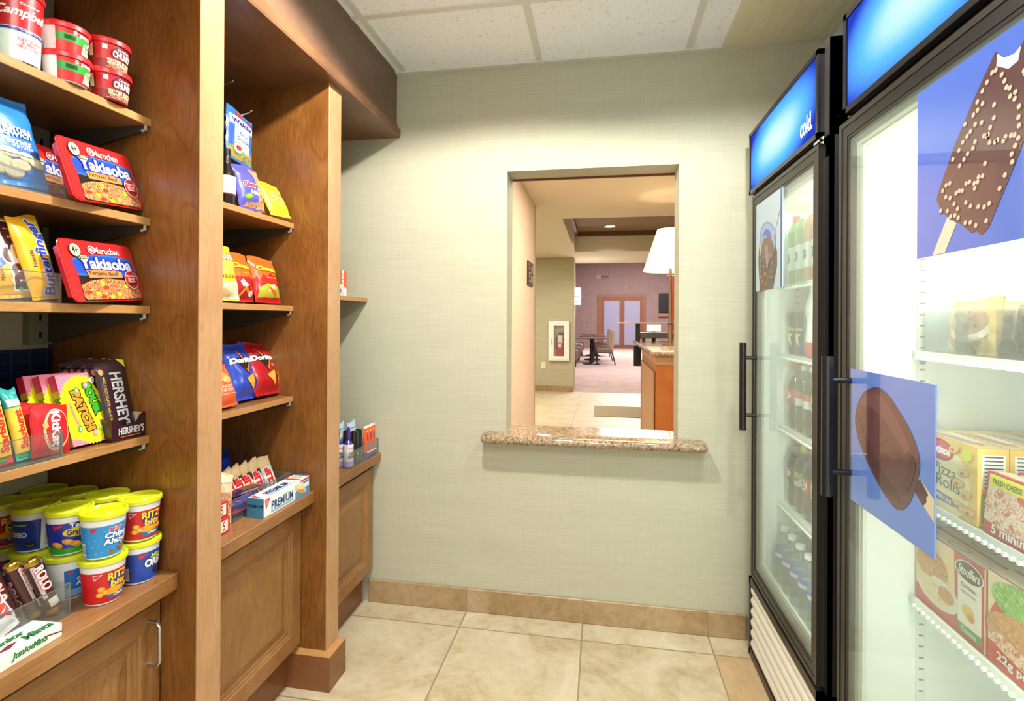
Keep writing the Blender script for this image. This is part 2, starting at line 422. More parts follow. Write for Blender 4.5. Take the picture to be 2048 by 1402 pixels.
# ================================================================== SHELVING
def partition(y0, y1, label, plinth=True):
    t = thing('shelving_partition', label, 'shelving', (-.924, (y0+y1)/2, 0))
    h = (y1-y0)/2
    mb = MB(); mb.box((XL+.924, -h, 0), (-.004, h, 2.083), W_V); mb.build('side_panel', t)
    mb = MB(); mb.box((-.004, -h-.001, .0), (.0, h+.001, 2.083), W_PIL, .001); mb.build('face_strip', t)
    mb = MB(); z = .132
    p0, p1 = -h-.014, h+.02
    mb.box((-.165, p0, 0), (.019, p1, z-.014), W_PLINTH); 
    mb.add([(-.165, p0, z-.014), (.019, p0, z-.014), (.019, p1, z-.014), (-.165, p1, z-.014), (-.165, -h, z), (.003, -h, z), (.003, h, z), (-.165, h, z)], [(0, 1, 5, 4), (1, 2, 6, 5), (2, 3, 7, 6), (4, 5, 6, 7)], W_EDGE)
    mb.build('plinth', t)
    return t
partition(.43, .505, 'tall stained maple partition left of the yakisoba noodle bay, beside the camera')
partition(1.073, 1.148, 'tall stained maple partition between the noodle cup bay and the chips bay, nearest in view')
partition(1.655, 1.735, 'tall stained maple partition with the boxed plinth, right of the chips bay')

def ring_door(w, h, y=0, z=0, t=.02):
    # face towards +x, panel with stiles, bead and raised field
    mb = MB(); rings = [(0, -t), (0, -.0015), (.0015, 0), (.052, 0), (.055, -.004), (.060, -.004), (.063, -.009), (.071, -.009), (.076, -.0115), (.080, -.010), (.108, -.002), (.110, -.002)]
    vs = []
    for i, d in rings: vs += [(d, y+i, z+i), (d, y+w-i, z+i), (d, y+w-i, z+h-i), (d, y+i, z+h-i)]
    n = len(rings)
    for k in range(n-1):
        f = []
        for a in range(4): b = (a+1) % 4; f.append((k*4+a, k*4+b, (k+1)*4+b, (k+1)*4+a))
        mb.add(vs, [f[1], f[3]], W_DOOR); mb.add(vs, [f[0], f[2]], W_Y if 1 < k < 4 else W_DOOR)
    mb.add(vs, [tuple((n-1)*4+a for a in range(4))], W_DOOR)
    return mb
def handle(mb, y, z0, z1, x=0, out=.03, r=.0045):
    mb.tube([(x, y, z0), (x+out*.8, y, z0), (x+out, y, z0+.008), (x+out, y, z1-.008), (x+out*.8, y, z1), (x, y, z1)], r, STEEL, 8)
def base_cabinet(y0, y1, label, hy, xf=-1.018, zt=.635, top=.635):
    t = thing('base_cabinet', label, 'cabinet', (xf, (y0+y1)/2, 0)); h = (y1-y0)/2
    mb = MB(); mb.box((XL-xf, -h, .135), (-.021, h, top), W_V); mb.box((XL-xf, -h, 0), (-.05, h, .135), W_PLINTH); mb.build('body', t)
    d = ring_door(2*h-.01, .455, -h+.005, .152).build('door', t)
    if hy is not None:
        m2 = MB(); handle(m2, hy-(y0+y1)/2, .478, .575); m2.build('handle', d)
    return t
base_cabinet(.505, 1.073, 'stained maple base cabinet with raised panel door below the snack tubs', 1.035)
base_cabinet(1.148, 1.655, 'stained maple base cabinet with raised panel door below the cracker box', 1.205)
base_cabinet(1.735, YW-.013, 'stained maple base cabinet in the corner below the toiletries', None, xf=-1.006, top=.628)

def worktop(y0, y1, label, xf=-.972, z=.676):
    mb = MB(); mb.box((XL, y0+.001, z-.038), (xf, y1-.001, z), W_Y, .002); o = mb.build('worktop'); tag(o, label, 'worktop'); return o
worktop(.505, 1.073, 'thick maple worktop under the yellow lidded snack tubs')
worktop(1.148, 1.655, 'thick maple worktop under the cereal bars and cracker box')
worktop(1.735, YW, 'thick maple worktop in the corner under the toiletries', -.976, .670)

CLIP = clear('clear_shelf_clip', (.8, .8, .8, 1), .15, .3); BRK = mat('#4a443a', .5, .2, name='painted_bracket')
def shelf(y0, y1, z, label, xf=-1.055, bracket=True, tab=False, th=.018):
    t = thing('shelf', label, 'shelf', (xf, (y0+y1)/2, z)); h = (y1-y0)/2-.001
    mb = MB(); mb.box((XL-xf, -h, -th), (-.003, h, 0), W_Y); mb.box((-.003, -h, -th), (0, h, 0), W_EDGE, .0008); mb.build('board', t)
    if bracket:
        mb = MB(); yb = h-.012
        mb.prism([(XL-xf+.004, -th-.075), (XL-xf+.004, -th), (-.012, -th), (-.012, -th-.012)], 'y', yb-.002, yb+.002, BRK); mb.build('bracket', t)
        mb = MB(); mb.tube([(-.004, yb, -th+.004), (-.004, yb, -th-.010), (-.014, yb, -th-.013)], .0035, CLIP, 8); mb.build('shelf_clip', t)
    return t
shelf(.505, 1.073, 1.741, 'maple shelf under the red soup cups, topmost in the left bay')
shelf(.505, 1.073, 1.506, 'maple shelf under the cookie bag and the upper noodle tray')
shelf(.505, 1.073, 1.298, 'maple shelf at eye level under the yellow candy bags and the lower noodle tray')
shelf(.505, 1.073, .992, 'maple shelf under the fruit chews, wafer bars and chocolate bars')
shelf(1.148, 1.655, 1.600, 'maple shelf under the purple snack mix and yellow wheat cracker bags')
shelf(1.148, 1.655, 1.314, 'maple shelf under the orange cheese puff bags')
shelf(1.148, 1.655, 1.001, 'maple shelf under the blue and red tortilla chip bags')
shelf(1.735, YW, 1.365, 'short maple shelf against the wallpaper in the corner bay', -1.045, False)
# slotted wall standard seen under the eye level shelf
mb = MB(); mb.box((-1.344, 1.014, 1.205), (-1.327, 1.067, 2.05), mat('#8d9181', .5, .2))
for k in range(20): mb.box((-1.3275, 1.037, 1.22+k*.042), (-1.3265, 1.043, 1.235+k*.042), BLACK)
tag(mb.build('slotted_standard'), 'pale slotted upright fixed behind the eye level shelf', 'shelf standard')
# navy hexagon patterned liner and pale backing behind the left bay
t = NT('navy_hexagon_liner'); v = t.coord((1, 1, 1), 'World', rot=(0, PI/2, 0)); vo = t.n('ShaderNodeTexVoronoi', Scale=26.0, feature='DISTANCE_TO_EDGE', Randomness=.0); t.l(t.coord((1, 1, 1.6), 'World'), vo.inputs['Vector'])
LIN = t.fin(t.mix(t.math('LESS_THAN', vo.outputs['Distance'], .05), hx('#10173f'), hx('#2a3a78')), .4)
mb = MB(); mb.box((-1.335, .507, .992), (-1.330, 1.071, 1.195), LIN); tag(mb.build('liner_sheet'), 'dark navy sheet with hexagon outlines at the back of the chocolate shelf', 'liner')

# ================================================================== GRANITE SILL
mb = MB(); pts = []
def bull(y_in, y_out, z0, z1):
    r = (z1-z0)/2; cy, cz = y_out+r, (z0+z1)/2; p = [(y_in, z0)]
    for k in range(9): a = -PI/2-PI*k/8; p.append((cy+r*math.cos(a), cz+r*math.sin(a)))
    p.append((y_in, z1)); return p
prof = bull(YW, 2.128, .749, .786)
# rounded ends: loft the profile along x with shrinking overhang
xs = [(-.502, .018), (-.4985, .008), (-.490, .002), (-.480, 0), (.393, 0), (.402, .002), (.409, .008), (.413, .018)]
n = len(prof); vs = []
for x, sh in xs: vs += [(x, p[0]+(sh if p[0] < 2.2 else 0), p[1]+(sh*.5 if p[1] < .765 else -sh*.5)) for p in prof]
fs = [(k*n+i, k*n+(i+1) % n, (k+1)*n+(i+1) % n, (k+1)*n+i) for k in range(len(xs)-1) for i in range(n)]
fs += [tuple(range(n)), tuple((len(xs)-1)*n+i for i in range(n-1, -1, -1))]
mb.add(vs, fs, GRANITE, True)
mb.box((OX0+.001, YW-.002, .749), (OX1-.001, YW2+.035, .7855), GRANITE)
tag(mb.build('granite_sill'), 'speckled brown granite sill with rounded edge in the wall opening', 'sill')
# ================================================================== REFRIGERATED CASES
def sign_mat(name, w, h):
    t = NT(name); c = t.n('ShaderNodeTexCoord'); sp = t.n('ShaderNodeSeparateXYZ'); t.l(c.outputs['Object'], sp.inputs[0])
    u = t.math('DIVIDE', sp.outputs[1], w); v = t.math('DIVIDE', sp.outputs[2], h)   # -0.5..0.5, +u is the far side
    a = t.math('MULTIPLY', t.math('ADD', t.math('ADD', u, t.math('MULTIPLY', v, .22)), -.03), 1.75)
    b = t.math('MULTIPLY', t.math('ADD', v, t.math('MULTIPLY', u, -.18)), 1.45)
    r = t.math('SQRT', t.math('ADD', t.math('POWER', t.math('ABSOLUTE', a), 2.6), t.math('POWER', t.math('ABSOLUTE', b), 2.0)))
    col = t.ramp(r, [(0, '#e4fbff'), (.30, '#b8f0ff'), (.55, '#64c6fa'), (.78, '#5494f2'), (.92, '#3a60de'), (1, '#2840bc')])
    e = t.n('ShaderNodeEmission', Strength=1.0); t.l(col, e.inputs[0]); t.l(e.outputs[0], t.out.inputs[0]); return t.m
GLASSC = clear('milky_cooler_glass', (.90, .95, .92, 1), .05, .11)  # diffuse share turns the clear pane milky
BODY = mat('#403e3e', .32, .35, name='case_side_panel')
LINER = mat('#edf1ea', .45, name='white_cabinet_liner'); GASK = mat('#aab0a4', .5, name='gasket'); SHW = mat('#e6eae4', .4, name='white_wire')
def case(y0, y1, dy0, dy1, hy0, hy1, label, stile_glow, shelves, hy, word=None):
    bx, yc = .577, (y0+y1)/2
    t = thing('glass_door_refrigerator' if word else 'glass_door_freezer', label, 'refrigerator' if word else 'freezer', (bx, yc, 0))
    def L(p): return (p[0]-bx, p[1]-yc, p[2])
    def B(mb, a, b, m, bev=0): return mb.box(L(a), L(b), m, bev)
    # body : open fronted box
    mb = MB(); x1 = 1.24; wt = .04; zt, zb = 2.01, .015
    B(mb, (.580, y0, zb), (x1, y0+.006, zt), BODY); B(mb, (.580, y1-.006, zb), (x1, y1, zt), BLACK2)
    B(mb, (x1-.006, y0, zb), (x1, y1, zt), BLACK2); B(mb, (.577, y0, 1.755), (x1, y1, zt), BODY); B(mb, (.580, y0, zb), (x1, y1, .30), BLACK2)
    B(mb, (.578, y0, .30), (.592, y0+wt, 1.755), BLACK2); B(mb, (.578, y1-wt, .30), (.592, y1, 1.755), BLACK2); B(mb, (.578, y0, 1.70), (.592, y1, 1.755), BLACK2)
    mb.cyl(L((.60, y0-.002, 1.80)), L((.60, y0+.001, 1.80)), .004, CHROME, 8)
    mb.build('body', t)
    mb = MB()
    B(mb, (.593, y0+.006, .305), (x1-.008, y0+wt, 1.72), LINER); B(mb, (.593, y1-wt, .305), (x1-.008, y1-.006, 1.72), LINER)
    B(mb, (x1-wt, y0+wt, .305), (x1-.008, y1-wt, 1.72), LINER); B(mb, (.593, y0+wt, 1.69), (x1-wt, y1-wt, 1.72), LINER); B(mb, (.593, y0+wt, .301), (x1-wt, y1-wt, .318), LINER)
    ln = mb.build('liner', t)
    mb = MB()
    for yy, s in ((y1-wt, -1), (y0+wt, 1)):
        for xx in (.715, 1.12):
            B(mb, (xx-.010, min(yy, yy+s*.003), .34), (xx+.010, max(yy, yy+s*.003), 1.66), SHW)
            for k in range(52): B(mb, (xx-.005, min(yy+s*.0031, yy+s*.0036), .36+k*.025), (xx+.005, max(yy+s*.0031, yy+s*.0036), .3635+k*.025), mat('#8b918a', .5))
            for z in (.62, 1.0, 1.18, 1.40): mb.cyl(L((xx, yy+s*.003, z)), L((xx, yy+s*.0055, z)), .0065, GASK, 10)
    mb.build('shelf_standard', ln)
    # header sign box
    mb = MB(); z0, z1 = 1.757, 1.992; f = .014
    B(mb, (.560, hy0, z0), (.577, hy0+f, z1), BLACK2); B(mb, (.560, hy1-f, z0), (.577, hy1, z1), BLACK2); B(mb, (.560, hy0, z0), (.577, hy1, z0+f), BLACK2); B(mb, (.560, hy0, z1-f), (.577, hy1, z1), BLACK2)
    B(mb, (.577, hy0, z0-.006), (.60, hy1, z0+.01), BLACK)
    hd = mb.build('sign_frame', t)
    w, h = hy1-hy0-2*f, z1-z0-2*f
    mb = MB(); mb.box((-.002, -w/2, -h/2), (.006, w/2, h/2), sign_mat('lit_sign_'+('cooler' if word else 'freezer'), w, h))
    if word:
        a = Art(); a.text(word, w-.075, .052, .088, .052, mat('#f4f6ff', .5, emit=.9), bold=.02)
        # picture plane faces -x ; label u runs from the far side to the near side
        mb.art(a, lambda u, v, l: (-.002-l, w/2-u, v-h/2))
    sg = mb.build('sign_panel', t); sg.location = L((.566, (hy0+hy1)/2, (z0+z1)/2))
    # door
    d0, d1, dz0, dz1 = dy0, dy1, .312, 1.738
    mb = MB(); fo, fi = .014, .030
    def frame(x0, x1_, i0, i1, m):
        B(mb, (x0, d0+i0, dz0+i0), (x1_, d0+i1, dz1-i0), m); B(mb, (x0, d1-i1, dz0+i0), (x1_, d1-i0, dz1-i0), m)
        B(mb, (x0, d0+i1, dz0+i0), (x1_, d1-i1, dz0+i1), m); B(mb, (x0, d0+i1, dz1-i1), (x1_, d1-i1, dz1-i0), m)
    frame(.560, .579, 0, .012, GREYFR); frame(.562, .578, .012, .036, BLACK); frame(.5635, .5775, .036, .043, GREYFR)
    dr = mb.build('door', t)
    mb = MB(); B(mb, (.5655, d0+.042, dz0+.042), (.5695, d1-.042, dz1-.042), GLASSC if word else GLASS); mb.build('glass_pane', dr)
    mb = MB(); frame(.580, .592, .038, .062, GASK); frame(.584, .592, .062, .070, mat('#d8dcd2', .5)); mb.build('gasket', dr)
    mb = MB(); mb.cyl(L((.513, hy, .870)), L((.513, hy, 1.190)), .0125, BLACK2, 16)
    for z in (.925, 1.135): mb.cyl(L((.513, hy, z)), L((.561, hy, z)), .007, BLACK2, 10)
    mb.build('handle', dr)
    mb = MB(); B(mb, (.560, y0+.012, 1.742), (.60, y0+.05, 1.748), CHROME); mb.cyl(L((.572, y0+.02, 1.738)), L((.572, y0+.02, 1.756)), .006, CHROME, 12); mb.build('hinge', t)
    # kick grille
    g = MB(); ga, gb = y0+.004, y1-.004; 
    for a, b in (((.560, ga, .004), (.580, ga+.016, .298)), ((.560, gb-.016, .004), (.580, gb, .298)), ((.560, ga, .004), (.580, gb, .03)), ((.560, ga, .272), (.580, gb, .298))): B(g, a, b, GREYFR)
    B(g, (.579, ga, .02), (.5795, gb, .29), mat('#2c4436', .6))
    gr = g.build('kick_grille', t)
    g = MB(); n = 6; p = .242/n
    for k in range(n):
        z = .03+k*p
        g.prism([(.5785-bx, z), (.566-bx, z+.004), (.5625-bx, z+.014), (.5628-bx, z+p*.62), (.570-bx, z+p*.9), (.5785-bx, z+p*.98)], 'y', ga+.017-yc, gb-.017-yc, mat('#e9e5da', .45, coat=.2), True)
    g.build('louvre', gr)
    # wire shelves
    for z, xf in shelves:
        mb = MB(); a, b = y0+wt+.004, y1-wt-.004
        B(mb, (xf, a, z-.006), (1.18, b, z-.001), SHW); B(mb, (xf-.004, a, z-.016), (xf, b, z+.002), SHW)
        nn = int((b-a)/.0165)
        for k in range(nn): 
            y = a+.008+k*.0165; mb.cyl(L((xf-.010, y, z-.013)), L((xf-.003, y, z-.013)), .0042, mat('#f4f6f2', .3), 8)
        mb.build('wire_shelf', t)
    return t
case(1.470, 2.125, 1.487, 2.098, 1.494, 2.146, 'tall black glass door drinks cooler marked cold beside the back wall', 1, [(1.400, .655), (1.150, .655), (.885, .655), (.606, .655)], 2.035, 'cold.')
case(.700, 1.362, .700, 1.366, .700, 1.347, 'tall black glass door freezer of boxed meals nearest the camera', 1, [(1.203, .700), (.882, .695), (.652, .695)], 1.306)
area('cooler_tube_lamp', (.625, 1.535, 1.05), .03, 4.2, (.93, 1, .95), (0, PI/2, PI*.22+PI), size_y=.03)
bpy.data.objects['cooler_tube_lamp'].data.shape = 'RECTANGLE'
_l = bpy.data.objects['cooler_tube_lamp']; _l.data.size = 1.25; _l.data.size_y = .03; _l.rotation_euler = (0, -PI/2, PI*.25)
area('cooler_top_lamp', (.80, 1.80, 1.68), .3, 3, (.93, 1, .95), size_y=.5)
area('freezer_tube_lamp', (.625, .765, 1.05), 1.25, 4.0, (.97, 1, .96), (0, -PI/2, PI*.25), size_y=.03)
area('freezer_top_lamp', (.85, 1.03, 1.68), .3, 3.5, (.97, 1, .96), size_y=.5)

# ------------------------------------------------------------------ pictures stuck on the doors
def poster(name, label, y0, y1, z0, z1, base, fn, parent=None):
    # y0 far (picture left) to y1 near (picture right)
    w, h = y0-y1, z1-z0
    mb = MB(); mb.box((-.003, -w/2, -h/2), (0, w/2, h/2), base)
    a = Art(); fn(a, w, h); mb.art(a, lambda u, v, l: (-.003-l, w/2-u, v-h/2))
    o = mb.build(name); o.location = (.5645, (y0+y1)/2, (z0+z1)/2); return tag(o, label, 'poster')
def gloss(c, name): m = NT(name); m.b.inputs['Coat Weight'].default_value = 1; m.b.inputs['Coat Roughness'].default_value = .03; return m.fin(c, .25)
PB = gloss('#5a80cf', 'blue_poster_film'); PB2 = gloss('#4567c8', 'deep_blue_poster_film'); PB3 = gloss('#9dbbd2', 'pale_blue_poster_film'); CH1 = gloss('#55343b', 'printed_chocolate'); CH2 = gloss('#694349', 'chocolate_painted_reflection'); CH3 = gloss('#472b33', 'printed_chocolate_deep')
def curve_pts(p, n=5):
    o = []; m = len(p)
    for i in range(m):
        p0, p1, p2, p3 = p[i-1], p[i], p[(i+1) % m], p[(i+2) % m]
        for k in range(n):
            t = k/n; o.append(tuple(.5*((2*p1[c])+(-p0[c]+p2[c])*t+(2*p0[c]-5*p1[c]+4*p2[c]-p3[c])*t*t+(-p0[c]+3*p1[c]-3*p2[c]+p3[c])*t**3) for c in (0, 1)))
    return o
def p_teardrop(a, w, h):
    o = [(0.095, 0.266), (0.115, .270), (0.135, 0.268), (.163, .258), (0.19, 0.240), (0.234, 0.206), (0.259, 0.172), (0.264, 0.145), (0.255, 0.116), (0.237, 0.076), (0.214, 0.053), (0.197, .046), (0.177, 0.046), (0.131, 0.067), (0.079, 0.104), (0.039, 0.143), (0.024, 0.175), (.024, .198), (0.036, 0.226), (0.06, 0.251)]
    a.poly('#c9bd9f', [(0.241, 0.102), (0.265, 0.125), (0.305, 0.102), (0.305, 0.062)])
    a.poly(CH3, [(0.241, 0.102), (0.265, 0.125), (0.289, 0.104), (.283, .098), (.284, .090), (0.274, 0.080)])
    a.poly(CH1, curve_pts(o))
    a.poly(CH2, curve_pts([(.05, .225), (.075, .250), (.10, .258), (.135, .255), (.18, .226), (.222, .19), (.24, .16), (.235, .15), (.2, .17), (.15, .205), (.10, .222)]))  # paler patch paints a reflection over the printed bar
    a.poly(CH3, curve_pts([(.036, .19), (.05, .15), (.09, .11), (.14, .075), (.18, .058), (.20, .06), (.19, .075), (.14, .10), (.09, .14), (.055, .18)]))
    a.poly(CH3, curve_pts([(.225, .165), (.25, .15), (.245, .12), (.225, .09), (.215, .10), (.225, .13)]))
def p_nutbar(a, w, h):
    o = [(0.19, 0.279), (.205, .262), (.225, .256), (0.236, 0.262), (.243, .27), (.262, .285), (.30, .292), (.30, .18), (0.252, 0.148), (0.217, 0.088), (0.178, 0.026), (0.163, 0.017), (.152, .025), (0.141, 0.024), (.12, .04), (0.081, 0.062), (.066, .078), (0.056, 0.094), (0.061, 0.106), (.10, .17), (0.145, 0.228)]
    a.poly('#cbc3ae', [(0.085, 0.060), (0.107, 0.045), (0.078, 0.001), (0.045, 0.001)])
    a.poly(CH1, o)
    a.poly('#e6e6e0', [(.194, .274), (.206, .262), (.225, .258), (.237, .263), (.232, .245), (.215, .242), (.192, .257)])
    a.poly('#e6e6e0', [(.246, .268), (.262, .282), (.29, .288), (.29, .27), (.262, .265)])
    rnd = random.Random(3); pts = []
    arcs = [((.075, .105), (.09, .118), 3), ((.085, .09), (.155, .105), 9), ((.10, .155), (.16, .19), 7), ((.13, .20), (.165, .215), 4), ((.155, .22), (.19, .255), 5), ((.20, .235), (.235, .185), 8), ((.19, .20), (.175, .165), 4), ((.165, .16), (.23, .14), 9), ((.115, .135), (.15, .16), 5), ((.07, .075), (.15, .035), 8), ((.10, .075), (.17, .06), 6), ((.15, .09), (.17, .12), 4), ((.235, .17), (.22, .11), 6), ((.24, .23), (.285, .16), 8), ((.25, .25), (.28, .21), 5), ((.17, .04), (.21, .09), 4)]
    for p, q, n in arcs:
        for k in range(n):
            f = k/max(1, n-1); pts.append((p[0]+(q[0]-p[0])*f+rnd.uniform(-.004, .004), p[1]+(q[1]-p[1])*f+rnd.uniform(-.005, .005)))
    a.dots(CH3, [(x+.001, y-.002) for x, y in pts], .0048, .0044); a.dots('#c9b09c', pts, .0042, .0036, rot=.6)
def p_drink(a, w, h):
    a.poly('#46362f', [(.03, .113), (.04, .16), (.075, .19), (.20, .17), (.235, .12), (.236, .073), (.196, .0005), (.05, .0005)])
    a.ell('#5a6ba8', .135, .17, .092, .062, -.35); a.ell('#86a3cf', .137, .173, .085, .055, -.35); a.ell('#4d57b0', .13, .175, .05, .035, -.3); a.ell('#8fa6d8', .11, .18, .018, .012); a.ell('#6d4a3c', .14, .14, .07, .04, -.3)
    a.poly('#cdbf9f', [(.055, .17), (.066, .175), (.06, .13), (.05, .12)]); a.poly('#7f6f86', [(.11, .15), (.14, .16), (.155, .10), (.14, .07), (.12, .10)])
    rnd = random.Random(5)
    a.dots('#a8826a', [(rnd.uniform(.06, .2), rnd.uniform(.03, .12)) for _ in range(26)], .006, .004); a.dots('#c9764a', [(rnd.uniform(.06, .13), rnd.uniform(.02, .06)) for _ in range(14)], .005, .004)
    a.poly('#d8c3c0', [(.19, .165), (.197, .165), (.272, .262), (.272, .272)]); a.rect('#34508f', w-.013, 0, w, h)
poster('poster', 'blue poster of a smooth chocolate ice cream bar by the freezer handle', 1.305, 1.000, .865, 1.163, PB, p_teardrop)
poster('poster', 'blue poster of a nut studded ice cream bar high on the freezer glass', 1.053, .752, 1.384, 1.682, PB2, p_nutbar)
poster('poster', 'pale blue poster of an iced cola glass on the cooler door', 2.052, 1.768, 1.378, 1.696, PB3, p_drink)
# ================================================================== PACKAGING HELPERS
class UA(Art):
    def __init__(s, w, h): super().__init__(); s.W, s.H = w, h
    def poly(s, m, pts, same=False): return super().poly(m, [(p[0]*s.W, p[1]*s.H) for p in pts], same)
    def text(s, st, cx, cy, w, h, m, **k):
        k['rot'] = k.get('rot', 0)
        return super().text(st, cx*s.W, cy*s.H, w*s.W, h*s.W, m, **k)
    def rrect(s, m, x0, y0, x1, y1, r, same=False):
        # r in units of width
        ry = r*s.W/s.H; pts = []
        for cx, cy, a in ((x1-r, y1-ry, 0), (x0+r, y1-ry, 90), (x0+r, y0+ry, 180), (x1-r, y0+ry, 270)):
            for k in range(6): t = math.radians(a+18*k); pts.append((cx+r*math.cos(t), cy+ry*math.sin(t)))
        return s.poly(m, pts, same)
def food(name, cols, scale=110, dist=1.5, kind='noise'):
    t = NT(name); v = t.coord((1, 1, 1), 'Object')
    if kind == 'noise': f = t.noise(v, scale, 4, .6, dist); st = [(.28+.44*i/(len(cols)-1), c) for i, c in enumerate(cols)]
    else:
        n = t.noise(v, scale, 2, .5, 2.5); f = t.math('ABSOLUTE', t.math('SUBTRACT', t.math('FRACT', t.math('MULTIPLY', n, 7)), .5)); st = [(.5*i/(len(cols)-1), c) for i, c in enumerate(cols)]
    t.b.inputs['Coat Weight'].default_value = .2
    return t.fin(t.ramp(f, st), .4)
NOODLE = food('printed_noodles', ['#4a1a0a', '#a8481a', '#e08a44', '#f8d09a'], 60, kind='lines'); CHIPF = food('printed_tortilla', ['#e08a1e', '#f0a93a', '#f6c25c'], 160); CHEXF = food('printed_cereal_mix', ['#7a4a2c', '#a86f45', '#d9b488', '#5d3826'], 90)
COOKF = food('printed_cookies', ['#d9bf94', '#e6d2ab', '#f0e2c4'], 60); BREADF = food('printed_breaded_chicken', ['#b5713c', '#cf9155', '#e6b980'], 130); LASF = food('printed_baked_pasta', ['#b5502c', '#d98a5c', '#efe2cf', '#e0a070'], 95); LEAF = food('printed_lettuce', ['#5d8f35', '#86b851', '#b9dd8a'], 70)
FRUIT = food('printed_fruit', ['#c43a2e', '#e07d3a', '#7aa53a', '#5a4a9a', '#d94a4a'], 70); FUDGE = food('printed_chocolate_chip', ['#5a3a2a', '#8a5f42', '#a87e58'], 120); MASH = food('printed_potato', ['#e0c08a', '#efdcb4', '#f7ecd2'], 80)
def R(phi, lean, roll): return (Matrix.Rotation(math.radians(phi), 3, 'Z') @ Matrix.Rotation(-math.radians(lean), 3, 'Y') @ Matrix.Rotation(math.radians(roll), 3, 'X')).to_euler()
def place(o, x, y, z, phi, lean, roll, t, w):
    lift = t*math.sin(math.radians(abs(lean)))+abs(math.sin(math.radians(roll)))*w/2*.6+.0008
    o.location = (x, y, z+lift); o.rotation_euler = R(phi, lean, roll); return o
def carton_mesh(w, h, d, col, front=None, side=None, top=None, rside=None, sidecol=None, bev=.0008):
    m = mat(col, .4, coat=.25) if isinstance(col, str) else col
    mb = MB(); mb.box((-d, -w/2, 0), (0, w/2, h), m, bev)
    if front: a = UA(w, h); front(a); mb.art(a, lambda u, v, l: (l, u-w/2, v))
    if side: a = UA(d, h); side(a); mb.art(a, lambda u, v, l: (-d+u, -w/2-l, v))
    if rside: a = UA(d, h); rside(a); mb.art(a, lambda u, v, l: (-u, w/2+l, v))
    if top: a = UA(w, d); top(a); mb.art(a, lambda u, v, l: (-v, u-w/2, h+l))
    return mb
def bag_mesh(w, h, t, col, front=None, crimp=.07, seed=1, gloss_=.28, hole=False):
    m = mat(col, gloss_, coat=.5) if isinstance(col, str) else col
    rnd = random.Random(seed); ph = [rnd.uniform(0, 6.3) for _ in range(8)]
    def prof(U, V):
        cv = min(V/crimp, (1-V)/crimp); 
        if cv <= 1: g = 0.0
        else: q = min(V-crimp, 1-crimp-V)/(.5-crimp); g = min(1, 1.25*(1-(1-q)**2.6))
        e = max(0, 1-abs(2*U-1)**2.6)
        wr = .10*math.sin(U*17+ph[0]+V*3)*math.exp(-max(0, cv-1)*.35)+.05*math.sin(V*19+U*7+ph[1])+.04*math.sin(U*9-V*13+ph[2])
        return t/2*(g*(e**.55)*(1+wr*.8)+ .03*math.sin(U*40+ph[3])*(cv < 1.3))
    def F(U, V, s=1, l=0):
        pinch = 1-.035*math.sin(PI*min(1, max(0, V)))+.012*math.sin(V*23+ph[4])
        return (-t/2+s*(prof(U, V)+l), (U-.5)*w*pinch, V*h+.004*math.sin(U*5+ph[5])*(V > .9))
    mb = MB(); nu, nv = 22, 30
    mb.grid(lambda a, b: F(a, b, 1), nu, nv, m); mb.grid(lambda a, b: F(a, b, -1), nu, nv, m, flip=True)
    if front:
        a = UA(w, h); front(a)
        # lift follows the same surface, sampled on the sheet
        def S_(u, v, l):
            U = min(1, max(0, u/w)); V = min(1, max(0, v/h)); i = U*nu; j = V*nv; i0 = min(nu-1, int(i)); j0 = min(nv-1, int(j)); fu, fv = i-i0, j-j0
            p00, p10, p01, p11 = [Vector(F(x/nu, y/nv)) for x, y in ((i0, j0), (i0+1, j0), (i0, j0+1), (i0+1, j0+1))]
            p = p00*(1-fu)*(1-fv)+p10*fu*(1-fv)+p01*(1-fu)*fv+p11*fu*fv
            return (p.x+.0005+l*1.3, p.y, p.z)
        mb.art(a, S_, L=w/16)
    return mb
def put(mb, name, label, cat, x, y, z, phi=0, lean=0, roll=0, t=.02, w=.1, group=None):
    o = mb.build(name, sharp=55); tag(o, label, cat, group); return place(o, x, y, z, phi, lean, roll, t, w)
def bar_lines(a, x0, y0, x1, y1, vert=True, n=12):
    a.rect('#f2f2ee', x0, y0, x1, y1); a.k += 1
    for k in range(n):
        f = (k+.3)/n
        if vert: a.rect('#4a4a4a', x0+(x1-x0)*f, y0+(y1-y0)*.12, x0+(x1-x0)*(f+.4/n), y1-(y1-y0)*.1, same=True)
        else: a.rect('#4a4a4a', x0+(x1-x0)*.1, y0+(y1-y0)*f, x1-(x1-x0)*.1, y0+(y1-y0)*(f+.4/n), same=True)

